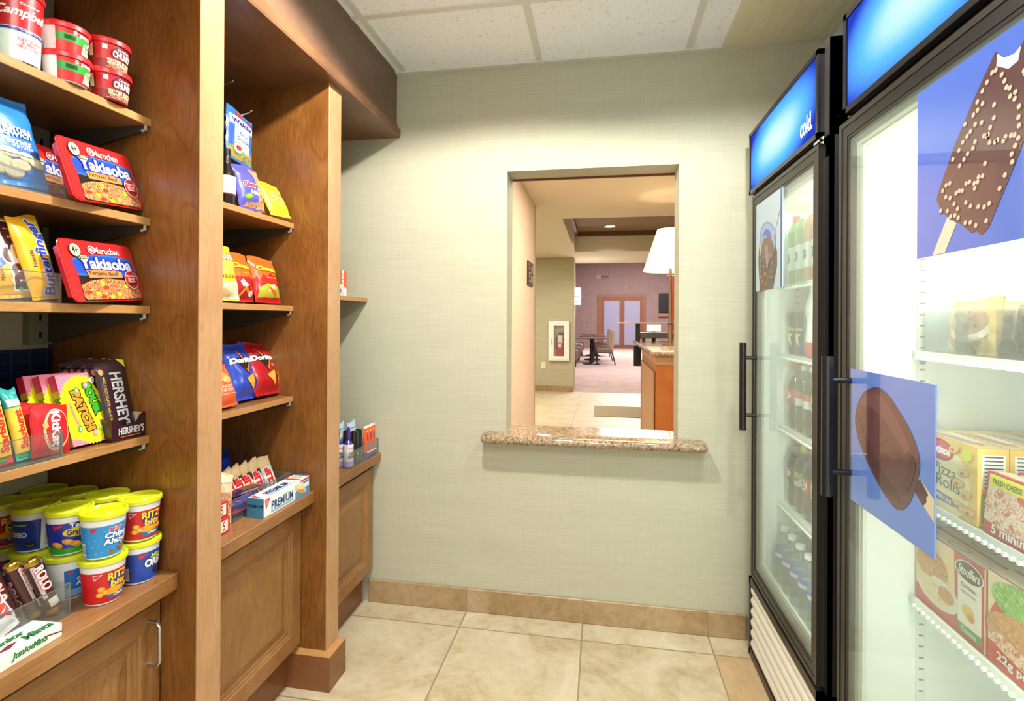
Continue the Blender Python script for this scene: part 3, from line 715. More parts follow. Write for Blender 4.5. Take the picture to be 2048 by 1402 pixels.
# ================================================================== LEFT BAY
# ---- noodle trays
def yak(a):
    a.rrect('#dd1f22', .0, .0, 1, 1, .07)
    a.poly('#1a6fc4', [(.12, .70), (.35, .78), (.7, .80), (.96, .74), (.97, .36), (.5, .36), (.14, .40)])
    a.poly('#1f49c0', [(.10, .66), (.3, .75), (.65, .76), (.95, .70), (.96, .42), (.62, .44), (.13, .46)])
    a.poly('#22120e', [(.13, .42), (.96, .42), (.97, .04), (.93, .0), (.12, .0)])
    a.poly(NOODLE, [(.13, .05), (.13, .26), (.28, .34), (.5, .38), (.72, .36), (.93, .30), (.97, .10), (.95, .02), (.16, .015)])
    for p in ((.32, .12), (.42, .30), (.62, .10), (.75, .24), (.5, .06)): a.ell('#b5d12a', p[0], p[1], .035, .038, .5, 8)
    for p in ((.2, .14), (.45, .22), (.38, .06)): a.ell('#d8391f', p[0], p[1], .045, .03, .2, 8)
    a.poly('#d98d4e', [(.24, .50), (.6, .54), (.74, .50), (.74, .40), (.26, .38)])
    a.text('Teriyaki Beef', .47, .455, .42, .05, '#3a1712')
    a.text('Yakisoba', .55, .635, .74, .125, '#f3f3fa', out='#1b2fae', ow=.06, bold=.035)
    a.text('Maruchan', .60, .865, .36, .068, '#fdeeee', out='#a31318', ow=.02, bold=.01)
    a.ell('#f6c9cb', .385, .865, .045, .075); a.ell('#d63a3e', .385, .865, .032, .055); a.ell('#f6c9cb', .385, .865, .018, .03)
    a.ell('#2a2a1a', .17, .84, .072, .118, n=24); a.ell('#dfe3b0', .17, .84, .065, .106, n=24); a.text('4+', .17, .845, .07, .07, '#20301a', bold=.02)
    a.rect('#2a2a1a', .205, .70, .30, .765); a.rect('#cfd89a', .212, .708, .293, .757); a.text('min.', .252, .733, .06, .024, '#20301a')
    a.ell('#f0d7d2', .86, .36, .105, .17, n=24); a.ell('#c01820', .86, .36, .098, .158, n=24); a.text('Home-Style\nJapanese\nNoodles', .86, .385, .15, .085, '#fbeeee'); a.poly('#3a2020', [(.79, .30), (.93, .30), (.91, .26), (.81, .26)])
def tray_mesh(w, h):
    m = mat('#d81d20', .2, coat=.6); mb = MB(); n = 6; r = .016
    def rr(i, x):
        pts = []
        for cy, cz, a in ((w/2-r, h-r, 0), (-w/2+r, h-r, 90), (-w/2+r, r, 180), (w/2-r, r, 270)):
            for k in range(n+1): t = math.radians(a+90*k/n); pts.append((x, cy+(r-i)*math.cos(t), cz+(r-i)*math.sin(t)))
        return pts
    rings = [rr(.002, 0), rr(0, -.0012), rr(.001, -.0025), rr(.009, -.004), rr(.015, -.020)]; q = len(rings[0]); vs = sum(rings, [])
    fs = [(k*q+i, k*q+(i+1) % q, (k+1)*q+(i+1) % q, (k+1)*q+i) for k in range(4) for i in range(q)]
    mb.add(vs, fs, m, True); mb.add(vs, [tuple(range(q)), tuple(4*q+i for i in range(q-1, -1, -1))], m)
    a = UA(w-.006, h-.006); yak(a); mb.art(a, lambda u, v, l: (l, u-w/2+.003, v+.003)); return mb
put(tray_mesh(.218, .130), 'noodle_tray', 'red noodle tray with blue banner leaning on the shelf beside the blue cookie bag', 'noodle tray', -1.049, .970, 1.506, 12, 14, 6.0, .024, .05)
put(tray_mesh(.220, .132), 'noodle_tray', 'red noodle tray with blue banner leaning beside the yellow candy bags', 'noodle tray', -1.048, .971, 1.298, 13, 14.5, 3.5, .024, .05)
put(tray_mesh(.2, .125), 'noodle_tray', 'red noodle tray in shade behind the front noodle tray on the cookie shelf', 'noodle tray', -1.16, .955, 1.506, 13, 8, 0, .028, .03)

# ---- soup cups
def cup_thing(name, label, x, y, z, r0, r1, h, body, lidc, art_fn, face=-20, lid_h=.012, lid_r=.0035, group=None, steep=True):
    t = thing(name, label, 'cup', (x, y, z+.0008), (0, 0, math.radians(face)), group)
    bm = mat(body, .35, coat=.2); mb = MB(); hb = h-lid_h*.7
    mb.lathe([(0, .002, bm), (r0-.002, .002, bm), (r0-.001, 0, bm), (r0, .001, bm), (r1, hb-.003, bm), (r1+.0015, hb-.002, bm), (r1+.0015, hb, bm), (r1-.002, hb, bm)], 40)
    if art_fn:
        rm = (r0+r1)/2; a = UA(2*PI*rm, hb); art_fn(a)
        def f(u, v, l):
            th = (u-PI*rm)/rm; r = r0+(r1-r0)*(v/hb)+.0006+l; return (r*math.cos(th), r*math.sin(th), v)
        mb.art(a, f, L=.006)
    mb.build('cup_body', t)
    lm = mat(lidc, .35, coat=.2); R1 = r1+lid_r; mb = MB(); z0 = h-lid_h
    mb.lathe([(R1-.001, z0, lm), (R1, z0+.001, lm), (R1, h-.003, lm), (R1-.001, h-.0005, lm), (R1-.003, h, lm), (R1-.006, h-.001, lm), (R1-.008, h-.003, lm), (R1-.016, h-.003, lm), (R1-.017, h-.002, lm), (R1-.020, h-.003, lm), (0, h-.003, lm)], 40)
    mb.build('lid', t)
    return t
# art runs over the whole circumference: the seen label is centred at u = .5
def campb(a):
    a.rect('#c4141f', .30, .46, .78, .98); a.rect('#1b2c8f', .30, .42, .78, .455); a.rect('#d9dbe6', .30, .457, .78, .467)
    a.text('Campbell', .52, .68, .36, .10, '#f6f2ee', shear=.35, bold=.025); a.text('Campbell', .56, .82, .14, .025, '#f6e6e4', shear=.3); a.text('Soup on the Go', .58, .437, .16, .018, '#cfd6ee')
    a.text('CHICKEN\n& MINI\nNOODLES', .56, .26, .16, .09, '#a8404a', bold=.02)
def spag(a):
    a.rect('#d3201f', .36, .04, .86, .96); a.rect('#189a32', .36, .44, .86, .74); a.text('5 pack', .56, .82, .16, .045, '#fbe9e6', bold=.03); a.rect('#143d18', .42, .52, .50, .68)
    a.poly('#efe6c0', [(.55, .12), (.72, .12), (.70, .56), (.57, .60)]); a.text('Italian', .635, .5, .13, .04, '#2a7a3a', bold=.02); a.text('Ravioli', .635, .34, .10, .03, '#8a6a30'); a.ell('#d98a2a', .76, .2, .04, .16); a.ell('#f2eee0', .63, .62, .012, .05)
def chunky(a):
    a.rect('#8e1220', .24, .02, .90, .97); a.rect('#c21a26', .34, .34, .48, .96); a.ell('#5d0d1a', .56, .60, .11, .30); a.text('Campbells', .565, .79, .12, .03, '#f0d8d2', shear=.3)
    a.text('CHUNKY', .565, .60, .19, .062, '#f7f4f0', bold=.04); a.rect('#d8c49a', .42, .37, .70, .39); a.text('SIRLOIN BURGER', .55, .285, .24, .042, '#ead9ae', bold=.03); a.text('WITH COUNTRY VEGETABLES', .55, .16, .22, .026, '#d8c49a', bold=.01); a.rect('#d8c49a', .42, .07, .70, .085); a.ell('#c98a2a', .70, .14, .02, .12)
    a.rect('#efe3df', .395, .70, .43, .86); a.rect('#ece9e4', .29, .40, .325, .86)
cup_thing('soup_cup', 'tall red and white soup cup standing left of the ravioli bowls', -1.085, .805, 1.741, .033, .037, .135, '#efeef0', '#c4141f', campb, -28)
cup_thing('soup_cup', 'tall dark green soup cup at the left end of the top shelf', -1.085, .712, 1.741, .033, .037, .135, '#20402c', '#c4141f', lambda a: (a.rect('#5aa57a', .2, .1, .8, .5), a.text('Soup', .5, .7, .3, .08, '#f0ecd8', bold=.02)), -15)
for k in range(2):
    cup_thing('ravioli_bowl', ('upper' if k else 'lower')+' red and green ravioli bowl stacked beside the tall soup cup', -1.080-.004*(k), .893, 1.741+.059*k, .033, .0385, .058, '#efe8e8', '#d41f28', spag, -12)
    cup_thing('soup_bowl', ('upper' if k else 'lower')+' dark red soup bowl stacked next to the wood partition', -1.076-.003*(k), .980, 1.741+.066*k, .033, .040, .065, '#b01a26', '#d01c26', chunky, -16)

# ---- yellow lidded snack tubs
LIME = '#d6dc22'
def tub_ritz(a):
    a.rect('#d0161f', .22, .05, .80, .80); a.poly('#f5d9d9', [(.36, .76), (.43, .76), (.37, .62)]); a.poly('#d0161f', [(.367, .745), (.418, .745), (.373, .65)])
    a.ell('#3a2f8f', .555, .55, .085, .20); a.text('RITZ', .55, .665, .17, .068, '#f8d21e', out='#7a1a50', bold=.04); a.text('bits', .56, .48, .14, .065, '#f8d21e', out='#3a2f8f', bold=.04)
    a.ell('#1f67c8', .56, .20, .10, .09); a.text('Cheese', .565, .20, .10, .03, '#f6f0a0', bold=.03); a.poly('#f2a51e', [(.42, .34), (.5, .40), (.62, .36), (.66, .28), (.5, .22), (.42, .26)])
    for p in ((.42, .40), (.45, .31), (.41, .27), (.63, .33)): a.ell('#e8952a', p[0], p[1], .03, .065); a.ell('#f6bd4a', p[0], p[1], .02, .045)
def tub_chips(a):
    a.rect('#1f8fd8', .22, .05, .80, .80); a.dots('#7cc4ee', [(.25+.5*((i*37) % 97)/97, .1+.65*((i*53) % 89)/89) for i in range(34)], .006, .013); a.poly('#d0262c', [(.36, .76), (.43, .76), (.37, .64)])
    a.text('Mini', .545, .70, .10, .035, '#d83040', out='#f5eef0', shear=.2, bold=.03); a.text('Chips\nAhoy!', .555, .46, .20, .13, '#f6f6fa', out='#1c3fa0', ow=.06, bold=.04, shear=.1); a.ell(FUDGE, .62, .20, .05, .09); a.ell(FUDGE, .52, .15, .03, .05); bar_lines(a, .26, .10, .31, .40)
def tub_teddy(a):
    a.rect('#1a2c9c', .20, .05, .82, .80); a.poly('#2f9a2c', [(.20, .05), (.82, .05), (.82, .34), (.62, .20), (.42, .18), (.20, .26)]); a.poly('#d0262c', [(.33, .76), (.41, .76), (.34, .63)])
    a.ell('#e8d020', .55, .56, .15, .13); a.text('Teddy', .53, .71, .16, .06, '#f4f2f8', out='#141c60', bold=.03); a.text('Grahams', .53, .56, .2, .055, '#202878', bold=.03); a.text('HONEY', .55, .46, .12, .022, '#5a3a10')
    for p in ((.44, .34), (.36, .28), (.50, .26)): a.ell('#d98e3a', p[0], p[1], .04, .08, .3); a.ell('#eab25a', p[0]+.005, p[1]+.02, .022, .045)
def tub_oreo(a):
    a.rect('#163a9c', .14, .05, .52, .80); a.rect('#eceef0', .52, .05, .80, .80); a.text('OREO', .35, .45, .14, .05, '#f0f2fa', bold=.04); a.ell('#231a1c', .44, .20, .045, .09); a.ell('#e8e6e0', .44, .21, .03, .05); a.ell('#3a2a28', .44, .22, .03, .05); a.text('Go-Paks!', .37, .70, .1, .02, '#e6dc2a'); a.k += 1
    for i in range(14): a.rect('#8a8f98', .55, .12+i*.045, .70+.04*(i % 3), .135+i*.045, same=True)
def tub_minioreo(a):
    a.rect('#1648b0', .22, .05, .80, .80); a.poly('#d0262c', [(.42, .76), (.50, .76), (.43, .63)]); a.text('Mini', .58, .66, .12, .045, '#d8e02a', out='#123a7a', bold=.04, shear=.15); a.text('OREO', .58, .50, .22, .085, '#f4f4f8', out='#0f2c7c', ow=.07, bold=.05); a.ell('#231a1c', .60, .26, .05, .09); a.ell('#3a2f30', .60, .28, .035, .06); bar_lines(a, .29, .12, .34, .45)
def tub_chips2(a):
    a.rect('#1f6fc8', .40, .05, .80, .75); a.poly('#d0262c', [(.42, .70), (.47, .70), (.43, .62)]); a.text('Mini\nChips\nAhoy!', .56, .48, .16, .14, '#eef0f8', out='#1c3fa0', ow=.05, bold=.04); a.rect('#8aa0c8', .45, .08, .56, .26)
TH = .0950; cols = [-1.034, -1.122, -1.210, -1.297]; rows = [.941, 1.0285]
spec = {(0, 0, 1): (tub_chips, 'light blue chocolate chip cookie tub with yellow lid, upper tub at the front corner'), (0, 0, 0): (tub_ritz, 'red cheese cracker tub standing on the worktop under the light blue cookie tub'),
 (0, 1, 1): (tub_ritz, 'red cheese cracker tub with yellow lid, upper tub against the partition'), (0, 1, 0): (tub_minioreo, 'dark blue sandwich cookie tub under the red cracker tub by the partition'),
 (1, 0, 1): (tub_teddy, 'navy and green honey graham tub, upper row second from the front'), (1, 0, 0): (tub_chips2, 'white tub with small blue label under the honey graham tub'),
 (2, 0, 1): (tub_oreo, 'blue tub turned to its white nutrition panel, upper row third from the front'), (2, 0, 0): (tub_oreo, 'blue and white tub under the tub turned to its nutrition panel'),
 (3, 0, 1): (tub_ritz, 'red cracker tub at the left edge of the photo, upper row at the back'), (3, 0, 0): (tub_minioreo, 'dark blue tub at the left edge of the photo, lower row at the back'),
 (1, 1, 1): (tub_minioreo, 'yellow lidded tub behind the honey graham tub, second from the partition corner'), (2, 1, 1): (tub_oreo, 'yellow lidded tub behind the nutrition panel tub, third from the partition corner'), (3, 1, 1): (tub_ritz, 'dim yellow lidded tub deepest in the back corner of the cabinet'),
 (1, 1, 0): (tub_ritz, 'lower tub hidden behind the honey graham stack'), (2, 1, 0): (tub_ritz, 'lower tub hidden behind the nutrition panel stack'), (3, 1, 0): (tub_ritz, 'lower tub deepest in the back corner')}
for (i, j, k), (fn, lab) in spec.items():
    if j == 1 and i > 0 and k == 0: continue
    cup_thing('snack_tub', lab, cols[i]+random.uniform(-.001, .001), rows[j]-(.002 if i == 0 else 0), .676+TH*k, .0315, .0395, TH-.001, '#eceef2', LIME, fn, {0: -27, 1: -22, 2: -30, 3: -25}[i] if k else {0: -18, 1: -16, 2: -20, 3: -25}[i], .011, .0035, 'yellow lidded snack tubs')
for i in (1, 2, 3):
    cup_thing('snack_tub', {1: 'hidden lower tub behind the honey graham stack carrying another yellow lidded tub', 2: 'hidden lower tub behind the nutrition panel stack', 3: 'hidden lower tub in the deepest back corner of the left bay'}[i], cols[i], rows[1], .676, .0315, .0395, TH-.001, '#eceef2', LIME, None, 0, .011, .0035, 'yellow lidded snack tubs')

# ---- acrylic bins
def bin_(name, label, x0, x1, y0, y1, z, h, div=(), t=.0025, hb=None):
    r = thing(name, label, 'bin', ((x0+x1)/2, (y0+y1)/2, z+.0006)); hx_, hy = (x1-x0)/2, (y1-y0)/2; hb = hb or h
    mb = MB(); mb.box((-hx_, -hy, 0), (hx_, hy, t), ACRYL); mb.box((hx_-t, -hy, t), (hx_, hy, h), ACRYL); mb.box((-hx_, -hy, t), (-hx_+t, hy, hb), ACRYL)
    for y in (-hy, hy-t): mb.box((-hx_+t, y, t), (hx_-t, y+t, h), ACRYL)
    for d in div: mb.box((-hx_+t, d-t/2, t), (hx_-t, d+t/2, h), ACRYL)
    mb.box((hx_-t-.0004, hy-t-.0004, 0), (hx_+.0004, hy+.0004, h), ACRED); mb.box((hx_-t, -hy, h-.0008), (hx_+.0003, hy, h+.0005), ACRED); mb.box((hx_-.001, -hy, 0), (hx_+.0006, hy, t), ACRED)
    mb.build('tray', r); return r
bin_('acrylic_bin', 'clear acrylic bin holding the cookie bags on the second shelf', -1.22, -1.058, .56, .876, 1.506, .062)
bin_('acrylic_bin', 'clear acrylic bin holding the yellow candy bags', -1.20, -1.058, .56, .868, 1.298, .058)
bin_('acrylic_bin', 'clear acrylic bin holding the fruit chews and red wafer bars', -1.20, -1.058, .56, .872, .992, .052)
bin_('acrylic_bin', 'clear acrylic bin holding the brown caramel rolls in front of the tubs', -1.150, -1.046, .60, .880, .676, .062)
# ---- cookie bags
def cookie(a):
    a.rect('#2f74c8', .02, .06, .98, .45); a.text('Grandmas', .55, .60, .66, .09, '#efe6d4', out='#1c2c60', ow=.03, bold=.02); a.text('Sandwich\nCremes', .58, .50, .6, .2, '#f2f5fb', out='#2450a8', ow=.03, shear=.25, bold=.02); a.text('Vanilla', .70, .40, .3, .06, '#e8eefc', shear=.2)
    for p in ((.30, .29), (.50, .32), (.72, .29), (.84, .25), (.42, .22), (.62, .20), (.36, .15), (.55, .13)): a.ell('#b99560', p[0], p[1]-.008, .125, .052, -.1); a.ell(COOKF, p[0], p[1], .12, .046, -.1)
    a.poly('#d8dcb4', [(.02, .10), (.3, .05), (.36, .12), (.2, .2)]); a.text('5 OZ', .16, .1, .16, .04, '#4a5a3a')
put(bag_mesh(.150, .178, .04, '#2b7ed0', cookie, .05, 3), 'cookie_bag', 'blue bag of vanilla sandwich cookies in the acrylic bin', 'cookie bag', -1.066, .793, 1.509, 0, 14, 5, .045, .02)
put(bag_mesh(.12, .17, .045, '#d8cfc0', lambda a: (a.rect('#5a4030', .05, .06, .95, .42), a.ell(FUDGE, .6, .3, .3, .12), a.ell(FUDGE, .4, .18, .3, .1), a.text('Grandmas', .5, .6, .7, .12, '#2a3a80', bold=.02)), .05, 4), 'cookie_bag', 'cream and brown cookie bag cut by the left edge of the photo', 'cookie bag', -1.078, .655, 1.509, 0, 11, 0, .045, .02)
# ---- candy bags
def mm(a):
    a.rect('#f2b01e', .02, .05, .98, .95); a.ell('#e8d8b0', .33, .58, .22, .16); a.poly('#1f8f3c', [(.18, .56), (.32, .50), (.34, .62), (.2, .66)]); a.ell('#2a56b8', .36, .44, .16, .05, .4)
    a.text('m&m', .60, .52, 1.85, .44, '#5a2a30', out='#efe6dc', ow=.07, bold=.07, rot=PI/2+.0); a.text('PEANUT', .26, .30, .42, .09, '#6a4a20', rot=PI/2); a.ell('#4aa52c', .62, .10, .05, .018)
for k, (y, x) in enumerate(((.802, -1.068), (.729, -1.068))):
    put(bag_mesh(.072, .158, .022, '#f2a915', mm, .05, 5+k), 'candy_bag', ('yellow peanut candy bag next to the tall yellow peanut butter bar', 'yellow peanut candy bag cut by the left edge of the photo')[k], 'candy bag', x, y, 1.301, -6, 16, 6, .022, .03, 'yellow candy bags')
put(bag_mesh(.06, .150, .02, '#d89a20', None, .05, 9), 'candy_bag', 'yellow candy bag standing behind the front row on the eye level shelf', 'candy bag', -1.115, .83, 1.301, 0, 8, -2, .02, .02)
def butter(a):
    a.rect('#f5b21a', .0, .04, 1, .96); a.rect('#d4c418', .82, .06, 1, .94); a.text('Butterfinger', .66, .50, 2.15, .50, '#2b49c0', out='#e6e9f4', ow=.05, bold=.03, rot=PI/2, shear=.1); a.text('Nestle', .26, .48, .46, .12, '#3a3f80', rot=PI/2)
put(bag_mesh(.070, .165, .022, '#f2ae1c', butter, .05, 11), 'candy_bar', 'tall yellow peanut butter candy bar with blue lettering beside the lower noodle tray', 'candy bar', -1.062, .856, 1.301, 12, 13, 7, .022, .03)
# ---- fruit chews, wafer bars
def starb(col):
    def f(a):
        a.rect(col, 0, .82, 1, .97); a.rect('#f5c83a', .0, .10, 1, .72); a.rect('#e8e0d8', .1, .74, .9, .84); a.text('Starburst', .5, .42, 2.7, .5, '#d42a20', out='#f7dc6a', ow=.03, bold=.05, rot=PI/2); a.rect('#2f9a3a', .2, .04, .7, .08)
    return f
put(bag_mesh(.030, .148, .02, '#d8203c', starb('#d01a3a'), .05, 13), 'candy_bar', 'pink and yellow fruit chew stick at the left edge of the candy shelf', 'candy bar', -1.073, .789, .995, 2, 11, 4, .02, .01)
put(bag_mesh(.028, .140, .02, '#1fa8a0', starb('#1ba59c'), .05, 14), 'candy_bar', 'teal and yellow fruit chew stick next to the red wafer bar', 'candy bar', -1.075, .824, .995, 0, 13, 4, .02, .01)
def kitkat(a):
    a.rect('#cf1a24', .02, .03, .98, .97); a.ell('#f0c9a0', .60, .48, .36, .42, n=28); a.ell('#d3202a', .62, .50, .31, .37, n=28); a.text('KitKat', .58, .50, .96, .26, '#f4f3f3', out='#8a1018', ow=.035, bold=.04, rot=-PI/2); a.poly('#d8b070', [(.22, .62), (.34, .66), (.38, .56), (.26, .50)]); a.text('Crisp Wafers', .31, .32, .36, .05, '#7a2a20', rot=-1.1)
K = bag_mesh(.074, .100, .016, '#c8161f', kitkat, .04, 15)
k0 = put(K, 'candy_bar', 'red wafer candy bar facing the front of the acrylic bin', 'candy bar', -1.071, .872-.004, .9945, 1.3, 8, -2.5, .016, .02, 'red wafer bars')
for k in range(3):
    c = dup(k0, (k0.location.x-.0185*(k+1), k0.location.y-.0045*(k+1), k0.location.z+.001*k), None, 'red wafer candy bar standing '+('directly', 'two places', 'three places')[k]+' behind the front wafer bar')
# ---- sour candy cartons
def sour(a):
    a.rect('#f08aa4', 0, 0, 1, 1); a.ell('#eaea18', .52, .48, .60, .50, n=90, jag=.06); a.poly('#eaea18', [(.0, .1), (.0, .70), (.5, .92), (1, .80), (1, .30), (.5, .03)])
    a.text('SOUR', .72, .62, .80, .22, '#3aa52c', out='#1c1c14', ow=.08, bold=.07, rot=-PI/2+.18); a.text('PATCH', .42, .47, 1.0, .22, '#f2922a', out='#1c1c14', ow=.08, bold=.07, rot=-PI/2+.18); a.text('Watermelon', .20, .42, .66, .06, '#f2a0c0', out='#a83a6a', bold=.02, rot=-PI/2+.18)
    for p, c in (((.38, .76), '#5ab83a'), ((.62, .82), '#e8869c'), ((.24, .22), '#4ab04a'), ((.56, .13), '#e8869c'), ((.72, .20), '#8aca5a'), ((.86, .30), '#e8869c'), ((.80, .88), '#f4f4e4')): a.ell(c, p[0], p[1], .06, .045, .6); a.ell('#f2b6bc', p[0]+.01, p[1], .036, .026, .6)
def sour_side(a):
    a.rect('#c82a44', 0, .78, 1, 1); a.rect('#b8a020', 0, 0, 1, .78); a.text('SOUR PATCH', .5, .42, 4.6, .8, '#2f7a20', out='#1c1c14', ow=.05, bold=.05, rot=-PI/2)
SM = carton_mesh(.093, .157, .018, '#f08aa4', sour, sour_side)
s0 = put(SM, 'candy_carton', 'pink and yellow sour candy carton leaning in front of its two twins', 'candy carton', -1.086, .965, .992, .2, 19, -.4, .018, .02, 'sour candy cartons')
for k in (1, 2): dup(s0, (s0.location.x-.0215*k, s0.location.y-.0145*k, s0.location.z), None, 'pink and yellow sour candy carton, '+('middle', 'rearmost')[k-1]+' of the leaning three')
# ---- chocolate bars and their carton
def hersh(a):
    a.text('HERSHEY\'S', .60, .46, 1.95, .42, '#c9c9d2', out='#2a1018', ow=.01, bold=.03, rot=-PI/2); a.text('MILK CHOCOLATE with ALMONDS', .18, .45, 1.75, .09, '#c9a45a', bold=.01, rot=-PI/2); a.poly('#e6dc30', [(.72, .995), (1, .995), (1, .90)]); a.ell('#c98d5a', .14, .86, .08, .04)
HM = bag_mesh(.070, .178, .011, '#321720', hersh, .035, 17)
h0 = put(HM, 'chocolate_bar', 'dark brown chocolate bar with silver lettering standing in its display carton', 'chocolate bar', -1.078, 1.029, .994, -5, 13, 1.5, .011, .02, 'dark chocolate bars')
for k in range(5): dup(h0, (h0.location.x-.0155*(k+1), h0.location.y-.0025*(k+1), h0.location.z+.0015*(k % 2)), None, 'dark brown chocolate bar standing behind the front one, '+('second', 'third', 'fourth', 'fifth', 'rearmost')[k]+' in the row')
t = thing('display_carton', 'low dark maroon carton holding the chocolate bars at the shelf corner', 'carton', (-1.066, 1.028, .9925), (0, 0, math.radians(-3)))
MAR = mat('#33141f', .35, coat=.3); KRAFT = mat('#c9b79a', .7); mb = MB(); hw = .041; th = .0015; Lc = .13
fr = [(-hw, 0), (hw, 0), (hw, .056), (hw*.86, .056), (hw*.66, .052), (hw*.5, .040), (hw*.3, .034), (-hw*.3, .034), (-hw*.5, .037), (-hw*.66, .046), (-hw*.9, .050), (-hw, .050)]
mb.prism(fr, 'x', -th, 0, MAR); mb.box((-Lc, -hw, 0), (-th, -hw+th, .05), MAR); mb.box((-Lc, hw-th, 0), (-th, hw, .056), MAR); mb.box((-Lc, -hw+th, 0), (-th, hw-th, th), KRAFT); mb.box((-Lc, hw-2*th, th), (-th-.0002, hw-th-.0001, .0555), KRAFT)
a = UA(.082, .05); a.text('HERSHEY\'S', .58, .42, .76, .20, '#c9c9d2', bold=.03); a.rect('#d8862a', .26, .14, .84, .17); mb.art(a, lambda u, v, l: (l, u-hw, v)); mb.build('carton_body', t)
# ---- caramel rolls, nougat bars, mints on the lower worktop
GOLD = mat('#c9a24a', .25, .9); ROLB = mat('#4a2420', .25, coat=.5)
def roll(label, x, y, z, lean, sy, face):
    mb = MB(); r, h = .0125, .118
    mb.lathe([(0, 0, GOLD), (r*.9, 0, GOLD), (r, .003, GOLD), (r, .011, ROLB), (r+.0004, .012, ROLB), (r+.0004, h-.012, GOLD), (r, h-.011, GOLD), (r, h-.003, GOLD), (r*.88, h, GOLD), (r*.7, h-.002, GOLD), (0, h-.002, GOLD)], 24)
    a = UA(2*PI*r, h); a.rect('#c9bcbe', .40, .30, .48, .88); a.text('ROLO', .56, .64, .62, .24, '#e8d4d4', out='#b8303c', ow=.04, bold=.04, rot=-PI/2); a.rect('#d9d4cc', .46, .13, .66, .27); a.text('ROLO', .14, .5, .7, .16, '#c98a90', bold=.02, rot=-PI/2)
    mb.art(a, lambda u, v, l: ((r+.001+l)*math.cos((u/r)-PI), (r+.001+l)*math.sin((u/r)-PI), v), L=.004)
    o = mb.build('candy_roll', sharp=50); tag(o, label, 'candy roll', 'brown caramel rolls'); o.location = (x, y, z+.003)
    o.rotation_euler = (Matrix.Rotation(math.radians(sy), 3, 'X') @ Matrix.Rotation(-math.radians(lean), 3, 'Y') @ Matrix.Rotation(math.radians(face), 3, 'Z')).to_euler()
roll('brown and gold caramel roll at the right end of its row in the bin', -1.070, .868, .682, 14, 12, -20)
roll('brown and gold caramel roll in the middle of its row in the bin', -1.090, .850, .682, 14, 13, 30)
roll('brown and gold caramel roll leaning next to the white nougat wrapper', -1.105, .822, .682, 14, 12, -60)
roll('brown and gold caramel roll farthest back in the acrylic bin', -1.128, .795, .682, 12, 12, -60)
def payday(a): a.rect('#f0eeee', 0, .04, 1, .96); a.poly('#2f3a9c', [(.06, .2), (.16, .2), (.40, .8), (.2, .85)]); a.text('PAYDAY', .56, .52, 2.1, .42, '#e4552a', out='#2f3a9c', ow=.05, bold=.06, rot=-PI/2)
put(bag_mesh(.042, .135, .024, '#ecebe8', payday, .06, 21), 'candy_bar', 'white candy bar with orange letters leaning left of the caramel rolls', 'candy bar', -1.068, .795, .681, 4, 20, 14, .024, .02)
def wham(a): a.rect('#f4f2ee', 0, .04, 1, .96); a.text('WHAM', .52, .5, 1.7, .62, '#cf2430', out='#2f7a4a', ow=.05, bold=.08, rot=-PI/2)
put(bag_mesh(.060, .115, .024, '#efece6', wham, .06, 22), 'candy_bar', 'white candy wrapper with big red letters at the left edge of the photo', 'candy bar', -1.060, .738, .681, 8, 18, 14, .024, .02)
def mint_front(a): a.rect('#f3f4f0', 0, 0, 1, 1); a.text('Junior', .66, .5, .20, .075, '#1f7a3a', shear=.2, bold=.05); a.text('Mints', .80+.005, .55, .13, .06, '#1f7a3a', shear=.2, bold=.05); a.ell('#6a2420', .92, .5, .022, .22, .4)
def mint_top(a): a.text('Junior', .68, .62, .30, .11, '#1f7a3a', bold=.06, shear=.2); a.text('Mints', .85, .28, .25, .10, '#1f7a3a', bold=.05, shear=.2); a.poly('#7a2a24', [(.50, .25), (.62, .40), (.70, .36), (.60, .18)])
o = carton_mesh(.20, .024, .060, '#f2f3ee', mint_front, None, mint_top).build('mint_carton'); tag(o, 'flat white mint carton with green lettering at the worktop edge', 'mint carton'); o.location = (-.986, .718, .6766); o.rotation_euler = (0, 0, math.radians(3))
# ================================================================== MIDDLE BAY
def welch(a):
    a.rect('#2f6ab8', 0, .0, 1, 1); a.rect(FRUIT, .02, .05, .98, .26); a.rect('#c9d4ee', .22, .22, .80, .70); a.poly('#2f55b0', [(.0, .25), (.14, .25), (.2, .62), (.0, .7)])
    a.poly('#f2f2f6', [(.06, .68), (.98, .66), (.98, .82), (.5, .88), (.05, .86)]); a.text('Welchs', .50, .765, .76, .13, '#2a2a80', bold=.05, shear=.1); a.text('Fruit\nSnacks', .56, .50, .5, .24, '#3a4a9a', bold=.01, shear=.1)
    a.ell('#3f9a4a', .36, .25, .2, .11); a.ell('#f0f0ea', .36, .25, .17, .09); a.ell('#c8342c', .36, .25, .1, .05); a.ell('#c8402c', .45, .93, .14, .05); a.ell('#8a3a6a', .8, .9, .12, .05)
W_ = bag_mesh(.132, .162, .020, '#2d66b4', welch, .04, 31)
w0 = W_.build('fruit_snack_bag', sharp=55); tag(w0, 'blue fruit snack bag hanging in front on the wire hook', 'fruit snack bag', 'blue fruit snack bags'); w0.location = (-1.115, 1.466, 1.758); w0.rotation_euler = R(4, 3, -5)
dup(w0, (-1.140, 1.474, 1.742), R(2, 6, -6), 'blue fruit snack bag hanging lower behind the front one on the hook'); dup(w0, (-1.168, 1.462, 1.745), R(6, 4, -4), 'blue fruit snack bag rearmost on the wire hook')
